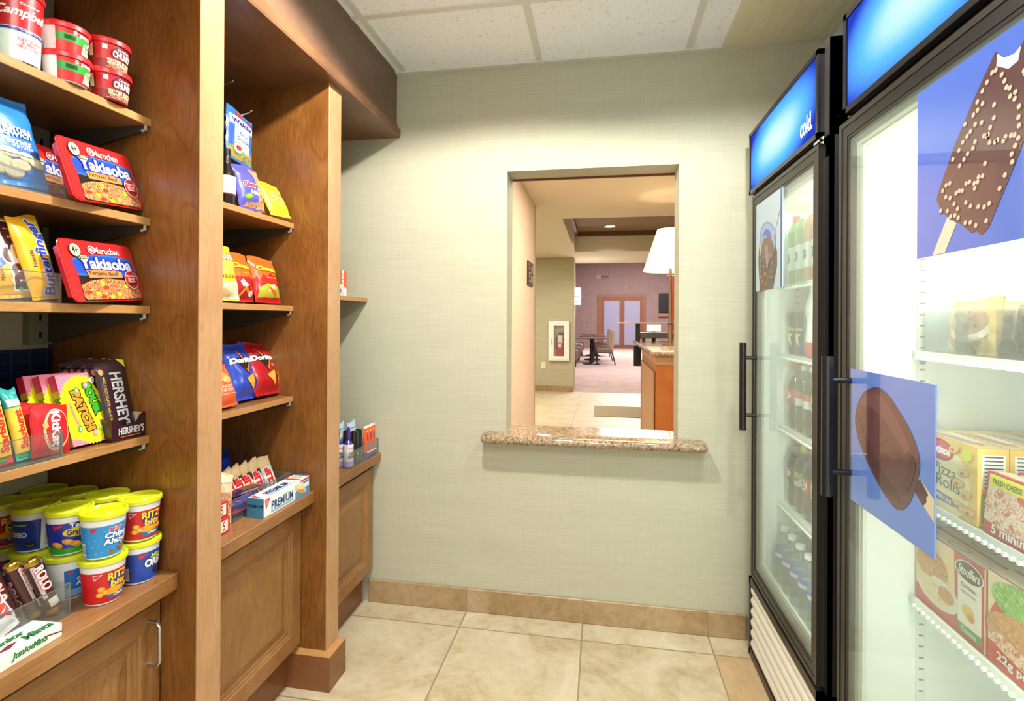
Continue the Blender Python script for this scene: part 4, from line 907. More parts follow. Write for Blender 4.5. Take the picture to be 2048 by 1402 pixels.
for nm, y, z, x1 in (('lower wire display hook holding the blue fruit snack bags', 1.470, 1.915, -1.085), ('empty wire display hook just below the cabinet top', 1.478, 2.018, -1.158)):
    mb = MB(); mb.tube([(-1.335, y, z-.004), (x1-.03, y, z-.004), (x1-.012, y, z), (x1, y, z+.006)], .0022, STEEL, 8); mb.lathe([(0, -.003, CHROME), (.0035, 0, CHROME), (0, .003, CHROME)], 10, (x1, y, z+.006)); mb.box((-1.337, y-.012, z-.02), (-1.334, y+.012, z+.01), STEEL)
    tag(mb.build('display_hook'), nm, 'hook')
def bottle(name, label, x, y, z, prof, cat='bottle', group=None, art=None, seg=24, rot=0, scale=1):
    mb = MB(); mb.lathe(prof, seg)
    if art:
        r, z0, h, fn = art; a = UA(2*PI*r, h); fn(a); mb.art(a, lambda u, v, l: ((r+.0003+l)*math.cos(u/r-PI), (r+.0003+l)*math.sin(u/r-PI), z0+v), L=.012)
    o = mb.build(name, sharp=35); tag(o, label, cat, group); o.location = (x, y, z+.0006); o.rotation_euler = (0, 0, math.radians(rot)); o.scale = (scale,)*3; return o
AMB = mat('#1d1512', .12, coat=.5)
bottle('sauce_bottle', 'dark glass bottle with white label beside the purple snack mix bag', -1.108, 1.388, 1.600, [(0, 0, AMB), (.022, 0, AMB), (.026, .004, AMB), (.026, .036, mat('#8a2a26', .4)), (.0265, .040, mat('#e9e6da', .4)), (.0265, .092, AMB), (.025, .10, AMB), (.012, .13, AMB), (.011, .155, BLACK), (.012, .156, BLACK), (.012, .175, BLACK), (0, .175, BLACK)])
def chex(a):
    a.poly('#5552b8', [(0, 0), (.62, 0), (.66, .5), (.55, 1), (0, 1)]); a.poly(CHEXF, [(.62, .04), (1, .04), (1, .96), (.60, .96), (.70, .5)]); a.poly(CHEXF, [(.1, .05), (.9, .05), (.9, .2), (.2, .14)])
    a.text('Chex', .42, .56, .46, .16, '#c8283c', out='#eceaf4', ow=.07, bold=.05, shear=.2); a.text('Mix', .58, .38, .36, .15, '#e6e4f4', out='#4440a8', bold=.03, shear=.1); a.ell('#5f8a3a', .30, .28, .17, .07, .2); a.ell('#8cc050', .30, .28, .12, .04, .2); a.ell('#c8a070', .78, .82, .1, .06); a.ell('#e0c090', .80, .62, .08, .05)
put(bag_mesh(.106, .140, .034, '#5450b4', chex, .05, 33), 'snack_mix_bag', 'purple snack mix bag leaning between the dark bottle and the yellow cracker bag', 'snack bag', -1.056, 1.460, 1.601, -6, 13, 3, .034, .02)
put(bag_mesh(.09, .120, .03, '#4a4a90', lambda a: a.ell('#5f8a3a', .4, .25, .3, .12), .05, 34), 'snack_mix_bag', 'purple snack mix bag behind the front purple bag and the dark bottle', 'snack bag', -1.115, 1.425, 1.601, -6, 10, 3, .03, .02)
def wheat(a):
    a.poly('#f4e832', [(0, 0), (1, 0), (1, .5), (0, .7)]); a.text('Wheat\nThins', .52, .52, .5, .30, '#4a4a46', out='#f4ecb0', bold=.02, shear=.2); a.ell('#f0b040', .45, .80, .24, .05, -.2); a.rect('#d8a028', .62, .32, .74, .35)
put(bag_mesh(.104, .125, .030, '#f2dc28', wheat, .05, 35), 'cracker_bag', 'yellow wheat cracker bag leaning at the right end of the top shelf', 'cracker bag', -1.040, 1.578, 1.601, -4, 26, 4, .03, .02)
put(bag_mesh(.09, .125, .026, '#e8a82c', None, .05, 36), 'cracker_bag', 'orange topped cracker bag behind the yellow wheat cracker bag', 'cracker bag', -1.082, 1.556, 1.601, -4, 22, 3, .026, .02)
def lays(a):
    a.rect('#f6ecd4', .0, .03, 1, .30); a.poly('#f2c42a', [(0, .30), (1, .30), (1, .98), (0, .98)]); a.ell('#f8d84a', .5, .62, .34, .16); a.text('LAYS', .60, .78, .72, .16, '#f6f2f0', out='#c8242c', ow=.06, bold=.06, shear=.15); a.text('Classic', .58, .43, .7, .10, '#4a3a20', bold=.0)
    a.ell('#efe0b4', .6, .20, .34, .10, .3); a.ell('#e6cf98', .4, .14, .28, .07, -.2); a.ell('#d8b070', .3, .28, .16, .05, .4)
put(bag_mesh(.125, .165, .045, '#f2c62c', lays, .05, 41), 'chip_bag', 'yellow potato chip bag partly hidden by the near partition', 'chip bag', -1.066, 1.356, 1.315, -4, 12, 3, .045, .02)
def cheet(hot):
    def f(a):
        a.poly('#ef6a22' if not hot else '#e8641e', [(0, .5), (1, .5), (1, 1), (0, 1)]); a.poly('#c81a1e', [(0, 0), (1, 0), (1, .5), (0, .5)])
        if hot: a.poly('#c8201e', [(0, .46), (.1, .56), (.2, .50), (.3, .60), (.45, .54), (.6, .64), (.75, .56), (.9, .64), (1, .58), (1, .40), (0, .36)]); a.poly('#a8b834', [(.05, .08), (.95, .12), (.8, .34), (.4, .40), (.1, .30)]); a.poly('#e0a03a', [(.2, .12), (.4, .36), (.5, .34), (.4, .12)]); a.ell('#d8d8a0', .55, .30, .16, .05, .5); a.ell('#e25a2c', .6, .22, .2, .04, -.5); a.rect('#b81a20', .05, .03, .95, .10)
        else: a.ell('#a8161c', .5, .26, .4, .2); a.poly('#e8d8d0', [(.3, .40), (.36, .3), (.5, .28), (.66, .33), (.54, .38), (.45, .46)]); a.ell('#ee8a2a', .35, .18, .2, .035, .6); a.ell('#ee8a2a', .6, .2, .22, .035, -.5); a.ell('#d8d8e0', .74, .16, .1, .06)
        a.text('Cheetos', .54, .72, .84, .15, '#f8d32a', out='#1c1412', ow=.06, bold=.07, shear=-.1, rot=-.06); a.text('Crunchy' if not hot else 'Flamin Hot', .62, .575 if not hot else .53, .4, .045, '#f6c83a', bold=.02)
    return f
put(bag_mesh(.106, .155, .042, '#e2571f', cheet(False), .05, 43), 'chip_bag', 'orange and red cheese puff bag in the middle of the shelf', 'chip bag', -1.080, 1.456, 1.315, 1, 12, 1, .042, .02)
put(bag_mesh(.114, .155, .042, '#e65c1f', cheet(True), .05, 44), 'chip_bag', 'orange cheese puff bag with lime pieces at the shelf right end', 'chip bag', -1.068, 1.563, 1.315, -6, 15, 0, .042, .02)
put(bag_mesh(.10, .15, .03, '#a8301c', None, .05, 45), 'chip_bag', 'dark red bag in shade behind the two orange cheese puff bags', 'chip bag', -1.135, 1.49, 1.315, -3, 6, 0, .03, .02)
def sun(a): a.text('HARVEST\nCHEDDAR', .52, .42, .66, .18, '#f8e2cc', bold=.01); a.rect('#f4d0b0', .1, .28, .9, .29); a.ell('#f0a04a', .4, .72, .3, .12); a.ell('#f2b468', .62, .62, .16, .08)
put(bag_mesh(.110, .125, .040, '#ea5f30', sun, .05, 46), 'chip_bag', 'orange grain chip bag peeking out beside the near partition', 'chip bag', -1.062, 1.362, 1.002, 4, 20, 0, .04, .02)
def dor(c):
    def f(a):
        a.poly('#1a1418', [(.30, .93), (.60, .66), (.80, .66), (.56, .40), (.22, .70), (.42, .70)]); a.poly('#e8822a', [(.33, .88), (.55, .66), (.50, .66), (.37, .80)]); a.poly('#e8822a', [(.56, .42), (.76, .62), (.72, .64), (.55, .48), (.50, .52)])
        a.text('Doritos', .52, .66, .90, .13, '#f4f4f8', out='#14121c', ow=.05, bold=.07, shear=.12); a.text('COOL\nRANCH' if c else 'NACHO\nCHEESE', .84, .52, .2, .06, '#dfe4f8', bold=.02)
        a.poly('#c8741a', [(.42, .34), (.78, .43), (.68, .12)]); a.poly(CHIPF, [(.44, .335), (.765, .415), (.675, .14)]); a.poly('#c8741a', [(.82, .38), (.98, .36), (.86, .12)]); a.poly(CHIPF, [(.83, .365), (.96, .345), (.86, .14)])
    return f
put(bag_mesh(.136, .188, .052, '#2748bc', dor(1), .05, 47), 'chip_bag', 'blue tortilla chip bag in the middle of its shelf', 'chip bag', -1.090, 1.498, 1.002, 4, 19, -1, .052, .02)
put(bag_mesh(.138, .190, .050, '#b0141e', dor(0), .05, 48), 'chip_bag', 'dark red tortilla chip bag leaning at the shelf right end', 'chip bag', -1.085, 1.600, 1.002, 0, 23, -2, .05, .02)
# ---- worktop of the middle bay
bin_('acrylic_bin', 'clear acrylic bin full of cereal bars behind the cracker box', -1.215, -1.053, 1.355, 1.648, .676, .064, (.06,))
def clif(c2):
    def f(a): a.rect('#b59a70', 0, .72, 1, 1); a.rect(c2, 0, 0, 1, .72); a.poly('#e8e0d0', [(.1, .50), (.7, .66), (.9, .5), (.8, .1), (.3, .06)]); a.text('CLIF', .5, .42, 1.35, .5, '#d8262c', out='#f2efe8', ow=.05, bold=.07, rot=PI/2)
    return f
for k, (x, y, c2) in enumerate(((-1.085, 1.600, '#9cc0d0'), (-1.095, 1.556, '#3a2a26'), (-1.098, 1.512, '#4a2a2a'), (-1.10, 1.476, '#5a2f28'), (-1.102, 1.440, '#2a2a4a'), (-1.106, 1.405, '#4a3a20'))):
    put(bag_mesh(.052, .125, .016, '#a88e66', clif(c2), .06, 50+k), 'cereal_bar', ('pale blue and tan', 'dark grey and tan', 'maroon and tan', 'brown and tan', 'navy and tan', 'olive and tan')[k]+' cereal bar standing in the acrylic bin row', 'cereal bar', x, y, .680, -12, 15, 10, .016, .02, 'standing cereal bars')
def flat(name, label, x, y, z, w, h, t, col, fn, rz, tilt=0, seed=60):
    o = bag_mesh(w, h, t, col, fn, .06, seed).build(name, sharp=55); tag(o, label, 'cereal bar'); o.location = (x, y, z)
    o.rotation_euler = (Matrix.Rotation(math.radians(rz), 3, 'Z') @ Matrix.Rotation(-math.radians(90-tilt), 3, 'Y')).to_euler(); return o
flat('cereal_bar', 'dark purple bar lying across the middle of the acrylic bin', -1.10, 1.395, .745, .045, .13, .018, '#45204a', lambda a: (a.rect('#7a4a34', .1, .3, .9, .8), a.ell('#8ac040', .5, .85, .2, .06)), -100, 0, 61)
flat('cereal_bar', 'red and navy bar lying below the dark purple bar', -1.085, 1.365, .722, .04, .11, .016, '#2a2f80', lambda a: (a.rect('#d8303a', .1, .1, .9, .5), a.ell('#d8b080', .5, .75, .3, .12)), -95, 0, 62)
flat('cereal_bar', 'small red bar lying near the bottom of the acrylic bin', -1.08, 1.362, .702, .038, .09, .014, '#c8242c', lambda a: a.rect('#e8d8c0', .1, .55, .9, .85), -92, 0, 63)
put(bag_mesh(.05, .14, .018, '#d8c8a0', lambda a: (a.rect(CHEXF, .1, .2, .9, .6), a.text('Nature', .5, .8, .7, .12, '#c84a3a', shear=.2), a.text('yo', .5, .12, .5, .2, '#2a3a9a', bold=.04)), .05, 64), 'cereal_bar', 'tan granola bar leaning on the near end of the acrylic bin', 'cereal bar', -1.062, 1.325, .677, -35, 20, -8, .018, .02)
put(bag_mesh(.10, .05, .02, '#3a2fa0', None, .05, 65), 'cereal_bar', 'violet wrapper pressed against the front wall of the acrylic bin', 'cereal bar', -1.060, 1.43, .680, 0, 4, 0, .02, .02)
put(bag_mesh(.09, .085, .03, '#1a3fc0', None, .08, 66), 'cookie_bag', 'royal blue wrapper standing behind the cereal bars beside the near partition', 'cookie bag', -1.235, 1.52, .677, 0, 8, 0, .03, .02)
put(bag_mesh(.09, .13, .03, '#1a3fc0', None, .08, 67), 'cookie_bag', 'royal blue bag standing deepest behind the cereal bar bin', 'cookie bag', -1.265, 1.60, .677, 0, 8, 0, .03, .02)
# saltine box
TRI = [(.02, .95), (.10, .95), (.035, .55)]
def prem_f(a):
    a.poly('#d8303c', [(.02, .92), (.13, .92), (.04, .38)]); a.poly('#e8868c', [(.035, .86), (.10, .86), (.05, .55)]); a.rect('#7fb6dc', .14, .10, .62, .20); a.text('PREMIUM', .38, .45, .46, .105, '#2a4a86', bold=.03); a.rect('#4f93d0', .66, .0, 1, .45); a.rect('#d8402c', .78, .86, 1, .95); a.rect('#3f7ac0', .84, .72, 1, .80)
    a.ell('#e6c890', .78, .50, .09, .36, .3); a.ell('#d09a50', .79, .36, .06, .2, .3); a.ell('#f0dcb0', .78, .62, .07, .22, .3); a.text('Original', .45, .72, .14, .03, '#8fb8d8', shear=.2)
def prem_s(a): a.poly('#d8303c', [(.02, .96), (.20, .96), (.05, .82)]); a.text('PREMIUM', .5, .60, .92, .16, '#12395a', bold=.02)
def prem_t(a): a.poly('#d8303c', [(.02, .9), (.10, .9), (.02, .2)]); a.rect('#7fb6dc', .14, .06, .70, .13); a.text('PREMIUM', .40, .42, .46, .11, '#2a4a86', bold=.03); a.rect('#d8402c', .76, .0, .80, 1); a.ell('#e6c890', .88, .5, .06, .34); a.rect('#3f7ac0', .96, .0, 1, 1)
mb = carton_mesh(.243, .058, .056, '#eef3f6', prem_f, lambda a: (a.rect('#3f86b4', 0, 0, 1, 1), prem_s(a)), prem_t)
o = mb.build('cracker_box'); tag(o, 'long white and blue cracker box at the front of the worktop', 'cracker box'); o.location = (-.984, 1.520, .6766)
for k in range(2):
    o = carton_mesh(.06, .043, .04, '#d22a2c', lambda a: (a.rect('#f2ece8', .15, .15, .85, .85), a.text('5', .6, .5, .15, .4, '#7a2a2a')), None, None).build('mint_box'); tag(o, ('lower', 'upper')[k]+' of two small red boxes beside the near partition', 'small box', 'small red boxes'); o.location = (-1.020-.006*k, 1.272, .6766+.0436*k)

# ================================================================== CORNER BAY
def gum(a): a.rect('#e4552c', 0, .22, 1, 1); a.poly('#f0ece4', [(0, 0), (1, 0), (1, .3), (.5, .45), (0, .25)]); a.text('Bounce', .62, .55, 1.0, .26, '#f2ece4', out='#c03a20', bold=.04, rot=PI/2); a.ell('#3a5ab0', .35, .2, .2, .12); a.ell('#8a3a7a', .2, .1, .12, .08)
o = carton_mesh(.098, .105, .032, '#e6d8c8', gum).build('sheet_box'); tag(o, 'orange and white sheet box on the short corner shelf', 'small box'); o.location = (-1.062, 1.998, 1.3657)
bin_('acrylic_bin', 'clear acrylic organizer of toiletries on the corner worktop', -1.140, -.985, 1.940, 2.203, .670, .066, (-.04, .05))
PUR = mat('#4a2a9c', .3, coat=.4); LAB = mat('#e6e2ec', .4)
def lint(x, y, lab, rot=-25):
    bottle('lint_roller', lab, x, y, .6735, [(0, 0, LAB), (.019, 0, LAB), (.020, .002, LAB), (.020, .086, LAB), (.017, .088, PUR), (.013, .094, PUR), (.006, .104, PUR), (.0075, .125, PUR), (.0065, .15, PUR), (.003, .158, PUR), (0, .159, PUR)], 'lint roller', 'purple lint rollers', (.020, .0, .086, lambda a: (a.rect('#b9a6d8', .2, .0, .8, .25), a.text('Lint\nRoller', .5, .55, .22, .2, '#2a2030', bold=.04), a.rect('#d8a0a8', .4, .82, .6, .9))), rot=rot)
lint(-1.010, 1.972, 'purple handled lint roller with white label at the organizer front corner'); lint(-1.050, 1.962, 'purple handled lint roller behind the front one, beside the partition')
BK = mat('#15161a', .25, coat=.4)
for k, (x, y) in enumerate(((-1.010, 2.022), (-1.010, 2.060), (-1.048, 2.030))):
    bottle('deodorant_stick', ('black deodorant stick next to the lint roller', 'black deodorant stick in the middle of the organizer', 'black deodorant stick behind the front pair')[k], x, y, .6735, [(0, 0, BK), (.015, 0, BK), (.016, .003, BK), (.016, .07, mat('#2c3028', .3, .4)), (.0165, .072, BK), (.0165, .10, BK), (.015, .128, BK), (.008, .132, BK), (0, .133, BK)], 'deodorant', 'black deodorant sticks', (.016, .02, .04, lambda a: (a.rect('#a8b02c', .45, .3, .55, .7), a.rect('#8a8a80', .42, .1, .5, .2))))
def tooth(a): a.rect('#2f6ab8', .0, .0, 1, .45); a.rect('#b9d4ea', .0, .45, 1, 1); a.ell('#3f86d0', .5, .45, .5, .12); a.rect('#eef2f6', .2, .6, .8, .7); a.text('Dental', .5, .82, .7, .1, '#2a5a9a')
for k, (x, y) in enumerate(((-1.085, 1.985), (-1.085, 2.035), (-1.083, 2.085), (-1.050, 2.122))):
    put(bag_mesh(.056, .150, .016, '#a9c6de', tooth, .04, 70+k), 'toothpaste_pack', ('pale blue pouch nearest the partition in the organizer', 'pale blue pouch second from the partition in the organizer', 'pale blue pouch third from the partition in the organizer', 'pale blue pouch next to the orange tubes')[k], 'pouch', x, y, .6735, -10, 6, 3, .016, .01, 'pale blue pouches')
for k, (x, y, dz) in enumerate(((-1.002, 2.118, 0), (-1.002, 2.150, .004), (-1.002, 2.180, .012))):
    t = thing('lotion_tube', ('orange lotion tube nearest the lint rollers', 'orange lotion tube in the middle of three', 'orange lotion tube nearest the corner wall')[k], 'tube', (x, y, .6735), (0, 0, math.radians(-15)), 'orange lotion tubes')
    mb = MB(); c = mat('#4a3aa0', .3, coat=.3); mb.lathe([(0, 0, c), (.012, 0, c), (.013, .002, c), (.013, .017, c), (0, .017, c)], 20); mb.build('cap', t)
    OR = mat('#ee5a26', .3, coat=.4); WH = mat('#f2f0ee', .4); mb = MB()
    def tb(U, V, OR=OR):
        e = V; rx, ry = .0125*(1-e)+.0012, .0125+.0035*e; th = 2*PI*U; return (rx*math.cos(th), ry*math.sin(th), .018+V*.106)
    mb.grid(tb, 24, 10, OR); mb.grid(lambda U, V: (.0014*math.cos(2*PI*U), .0161*math.sin(2*PI*U), .124+V*.010), 24, 1, WH)
    a = UA(.024, .1); a.rect('#f4f0ee', 0, .0, 1, .05); a.text('Stick', .5, .66, 1.3, .34, '#5a2a90', bold=.04, rot=PI/2); a.ell('#7a9ac8', .5, .28, .34, .07); a.ell('#f6c82c', .5, .9, .2, .04)
    mb.art(a, lambda u, v, l: (.0128*(1-v/.11)+.0016+l, u-.012, .02+v)); mb.build('tube_body', t)

# ================================================================== COOLER CONTENTS
def soda(liq, cap, lab, lab2=None, h=.232):
    L_ = mat(liq, .15, coat=.6); C_ = mat(cap, .4); B_ = mat(lab, .4); B2 = mat(lab2 or lab, .4); k = h/.232
    return [(0, .004, L_), (.018, 0, L_), (.027, .002, L_), (.033, .022, L_), (.034, .04, L_), (.031, .072*k, L_), (.0335, .092*k, B_), (.0345, .094*k, B_), (.0345, .118*k, B2), (.0345, .140*k, L_), (.034, .145*k, L_), (.030, .165*k, L_), (.022, .183*k, PET), (.014, .203*k, PET), (.0125, .212*k, C_), (.0148, .213*k, C_), (.0148, h-.002, C_), (.012, h, C_), (0, h, C_)]
def juice(liq, cap, lab):
    L_ = mat(liq, .25, coat=.5); C_ = mat(cap, .4); B_ = mat(lab, .4)
    return [(0, 0, L_), (.03, 0, L_), (.034, .004, L_), (.034, .05, B_), (.0345, .052, B_), (.0345, .135, L_), (.034, .138, L_), (.033, .19, L_), (.018, .225, C_), (.0185, .226, C_), (.0185, .248, C_), (0, .249, C_)]
def can(c1, c2, c3):
    a, b, c = mat(c1, .3, .5), mat(c2, .3, .5), mat(c3, .3, .5); s = mat('#b8b8bc', .3, 1.)
    return [(0, .003, s), (.022, 0, s), (.026, .003, a), (.031, .010, a), (.031, .045, b), (.031, .145, c), (.027, .154, s), (.0275, .157, s), (.025, .156, s), (0, .154, s)]
def water():
    b = mat('#3f6ad0', .4); w_ = mat('#e8ecf2', .4)
    return [(0, .004, PET), (.022, 0, PET), (.030, .004, PET), (.0315, .03, PET), (.0295, .045, PET), (.0315, .06, PET), (.0315, .085, b), (.032, .086, b), (.032, .10, w_), (.032, .112, b), (.032, .13, PET), (.0315, .135, PET), (.026, .16, PET), (.014, .18, PET), (.0125, .188, w_), (.0145, .189, w_), (.0145, .203, w_), (0, .203, w_)]
ys = [2.035, 1.960, 1.885, 1.810, 1.735, 1.660]; XB = .700
def row(zs, kinds, name, cat, group, art=None, xb=XB, yy=None, deep=True):
    pos = ['nearest the back wall', 'second from the back wall', 'third from the back wall', 'fourth from the back wall', 'fifth from the back wall', 'nearest the freezer']
    for i, (kd, desc, art_) in enumerate(kinds):
        y = (yy or ys)[i]
        o = bottle(name, desc+', '+pos[i], xb, y, zs, kd, cat, group, art_, rot=180)
        if deep: dup(o, (xb+.078, y, zs+.0006), None, desc+', rear line, '+pos[i])
cok = lambda a: (a.ell('#f0d8d4', .5, .5, .09, .3), a.ell('#c8262c', .5, .5, .07, .22), a.text('Cola', .5, .5, .2, .05, '#f4efee', bold=.02, shear=.3))
cz = lambda a: (a.ell('#c8323a', .5, .7, .10, .2), a.text('0', .5, .2, .04, .04, '#30343a', bold=.03))
juiceart = lambda n: (lambda a: a.text(n, .5, .55, .14, .16, '#2a3038', bold=.05))
row(1.4005, [(juice('#5f9a48', '#d8583c', '#e6ebe4'), 'green juice bottle with orange cap', (.0345, .05, .08, juiceart('3'))), (juice('#7a9a50', '#e0e2dc', '#e6ebe4'), 'olive juice bottle', (.0345, .05, .08, juiceart('0'))), (juice('#c98a5a', '#e0e2dc', '#e6ebe4'), 'tan juice bottle', (.0345, .05, .08, juiceart('3'))), (juice('#e07a4a', '#d86a50', '#eceeea'), 'orange juice bottle with big label number', (.0345, .05, .08, juiceart('2'))), (juice('#e07a4a', '#d86a50', '#eceeea'), 'orange juice bottle', None), (juice('#d8a04a', '#e0e2dc', '#eceeea'), 'amber juice bottle', None)], 'juice_bottle', 'bottle', 'juice bottles on the top cooler shelf')
star = lambda a: (a.poly('#d8c890', [(.40, .5), (.47, .42), (.45, .2), (.5, .3), (.6, .15), (.56, .40), (.62, .5)]), a.text('ROCKSTAR', .5, .62, .3, .06, '#d8d0b0', bold=.04))
row(1.1505, [(can('#3a3028', '#2a2622', '#5a4c38'), 'black and gold energy drink can', (.031, .01, .13, star)), (can('#34307a', '#2f2a40', '#4a44a8'), 'violet energy drink can', (.031, .01, .13, star)), (can('#5a6a90', '#7a8496', '#b8c0c0'), 'pale grey blue drink can', None), (can('#4a8a48', '#d0d6d0', '#5a9a50'), 'green drink can', None), (can('#c8c8c8', '#3a4a9a', '#c8c8c8'), 'silver and blue drink can', None), (can('#a82c2c', '#c8c8c8', '#a82c2c'), 'red and silver drink can', None)], 'drink_can', 'can', 'drink cans on the second cooler shelf')
MW = mat('#e8eae8', .3, coat=.4); MRD = mat('#d23a3e', .35, coat=.3)
bottle('milk_bottle', 'tall curvy white and red bottle in front of the drink cans', .6935, 1.847+.0, 1.1505, [(0, .003, MRD), (.026, 0, MRD), (.030, .004, MRD), (.031, .05, MW), (.029, .08, MW), (.0275, .12, MW), (.031, .15, MW), (.0315, .17, MW), (.024, .195, MW), (.019, .21, MW), (.0185, .236, MW), (.0195, .238, MW), (.0195, .25, MW), (0, .251, MW)], art=(.0290, .02, .05, lambda a: a.text('Milk', .5, .5, .2, .2, '#f2dede', bold=.03)), rot=180).location.x = .6905
row(.8855, [(soda('#3a2218', '#d8403c', '#c8363a'), 'dark cola bottle with red cap', (.0345, .095, .045, cok)), (soda('#3a2a20', '#e8eae8', '#d8dad6', '#b84a44'), 'dark cola bottle with white cap and silver label', (.0345, .095, .045, cz)), (soda('#3c2c22', '#e8eae8', '#d8dad6', '#b84a44'), 'dark diet cola bottle with white cap', (.0345, .095, .045, cz)), (soda('#f07a34', '#58b08a', '#f2802c', '#e8e8e8'), 'orange soda bottle with green cap', (.0345, .095, .045, lambda a: a.text('Fanta', .5, .5, .26, .08, '#2a3a8a', bold=.05))), (soda('#f07a34', '#58b08a', '#f2802c', '#e8e8e8'), 'orange soda bottle', None), (soda('#6aa84a', '#3a9a4a', '#2f8a3a'), 'green soda bottle', None)], 'soda_bottle', 'bottle', 'soda bottles on the third cooler shelf')
row(.6065, [(soda('#2e2220', '#4a4a48', '#4a2a28'), 'dark cola bottle with black cap', (.0345, .095, .045, cok)), (soda('#3a2c26', '#d2d83a', '#c8ccc0', '#8ab040'), 'dark root beer bottle with yellow cap', (.0345, .095, .045, lambda a: a.text('Diet', .5, .5, .2, .08, '#4a4a40', bold=.04))), (soda('#3c2420', '#c84a4c', '#a83a3c'), 'maroon soda bottle with red cap', (.0345, .095, .045, lambda a: (a.ell('#e8dcd8', .5, .5, .1, .4), a.ell('#8a2a30', .5, .5, .08, .3), a.text('Dr P', .5, .5, .14, .05, '#f0e8e4')))), (soda('#c8864a', '#e8e2c0', '#e8a05a', '#e6d8a0'), 'amber soda bottle', None), (soda('#f07a34', '#e8eae8', '#f2802c'), 'bright orange soda bottle', None), (soda('#2e2220', '#4a4a48', '#4a2a28'), 'dark cola bottle', None)], 'soda_bottle', 'bottle', 'soda bottles on the fourth cooler shelf')
row(.3190, [(water(), 'clear water bottle with blue label', None)]*6, 'water_bottle', 'bottle', 'water bottles on the cooler floor', xb=.66)
row(.3190, [(water(), 'clear blue labelled water bottle of the rear line', None)]*6, 'water_bottle', 'bottle', 'water bottles on the cooler floor', xb=.83, deep=False)

# ================================================================== FREEZER CONTENTS
def F(mesh, name, label, cat, x, y, z, rz=0, lean=0, group=None):
    o = mesh.build(name, sharp=50); tag(o, label, cat, group); o.location = (x, y, z+.0008); o.rotation_euler = (Matrix.Rotation(math.radians(180+rz), 3, 'Z') @ Matrix.Rotation(-math.radians(lean), 3, 'Y')).to_euler(); return o
r = bin_('acrylic_bin', 'clear acrylic bin of ice cream sandwiches on the top freezer shelf', .703, 1.02, .760, 1.300, 1.2032, .090, (-.11, .05, .16))
def icesand(a):
    a.poly('#e6c27a', [(0, 0), (1, 0), (1, 1), (0, 1)]); a.ell('#c48f68', .56, .30, .36, .18, .1); a.ell('#f0dfcd', .56, .40, .37, .20, .1); a.ell('#c69a7c', .54, .58, .37, .26, .1); a.dots('#9a6a50', [(.35, .6), (.5, .5), (.62, .62), (.7, .5), (.45, .7), (.58, .74)], .03, .03); a.rect('#e68a7a', .0, .25, .12, .5); a.ell('#f0eee8', .1, .12, .07, .08)
F(bag_mesh(.145, .112, .035, '#e2b662', icesand, .05, 80), 'ice_cream_sandwich', 'yellow wrapped ice cream cookie sandwich at the far end of the bin', 'ice cream', .725, 1.205, 1.2065, 0, 6)
F(bag_mesh(.12, .11, .03, '#d8a24c', icesand, .05, 81), 'ice_cream_sandwich', 'yellow wrapped ice cream sandwich behind the front one in the bin', 'ice cream', .80, 1.215, 1.2065, 5, 4)
for k, (y, c, lab) in enumerate(((1.075, '#9c7860', 'tan wrapped ice cream bar in the middle of the bin'), (1.02, '#7c6a50', 'dark brown wrapped ice cream bar in the bin'), (.965, '#8a8a70', 'grey green wrapped ice cream bar in the bin'), (.90, '#8f8a80', 'grey wrapped ice cream bar in the bin nearest the camera'))):
    F(bag_mesh(.075, .118, .03, c, lambda a: (a.rect('#d8a040', .0, .80, 1, 1), a.ell('#4a3a2a', .5, .4, .3, .25), a.rect('#e6e2d8', .1, .1, .25, .7)), .06, 82+k), 'ice_cream_bar', lab, 'ice cream', .735+.01*k, y, 1.2065, -12+6*k, 5)
def pizza(a):
    a.rect('#efc66a', 0, 0, 1, 1); a.ell('#f6e4b0', .35, .4, .55, .55); a.ell('#a8222c', .40, .82, .24, .15); a.ell('#d8404a', .40, .82, .215, .125); a.text('Totinos', .40, .82, .36, .10, '#f6eeee', bold=.05, shear=.2)
    a.text('Pizza', .48, .555, .40, .13, '#4a5044', bold=.0, rot=-.04); a.text('Rolls', .54, .385, .40, .13, '#4a5044', bold=.0, rot=-.04); a.poly('#7a5a98', [(.15, .30), (.35, .22), (.6, .20), (.66, .10), (.35, .10), (.15, .2)]); a.text('PEPPERONI', .42, .165, .36, .05, '#efe6f0', bold=.03, rot=-.1)
    for p, r_ in (((.80, .62), .3), ((.72, .46), 0), ((.84, .34), .4), ((.74, .16), -.4), ((.9, .14), .2), ((.66, .9), .5)): a.ell('#d0985a', p[0], p[1]-.01, .10, .06, r_, 8); a.ell('#e8be84', p[0], p[1], .09, .05, r_, 8); a.ell('#c8503a', p[0]-.02, p[1]-.02, .03, .02)
    a.ell('#d8dc3a', .88, .88, .07, .08)
def pz_end(a): a.rect('#f0c060', 0, 0, 1, 1); bar_lines(a, .15, .48, .9, .92, False, 9); a.rect('#8ac05a', .12, .05, .9, .42); a.k += 1; [a.rect('#e8efe0', .2, .08+.05*i, .8, .10+.05*i, same=True) for i in range(6)]
def pz_top(a): a.rect('#e8c890', 0, 0, 1, 1); a.poly('#a890a8', [(.1, .1), (.7, .2), (.9, .6), (.4, .5)]); a.ell('#d8808a', .75, .5, .1, .2); a.rect('#f4e6c8', .2, .6, .7, .9)
PZ = carton_mesh(.182, .148, .052, '#efc870', pizza, None, pz_top, pz_end)
p0 = F(PZ, 'frozen_snack_box', 'yellow pizza roll box at the front of the middle freezer shelf', 'frozen food box', .702, 1.213, .882, 0, 0, 'yellow pizza roll boxes')
for k in range(3): dup(p0, (.756+.054*k, 1.213+.002*k, .8828), None, 'yellow pizza roll box, '+('second', 'third', 'rearmost')[k]+' behind the front one')
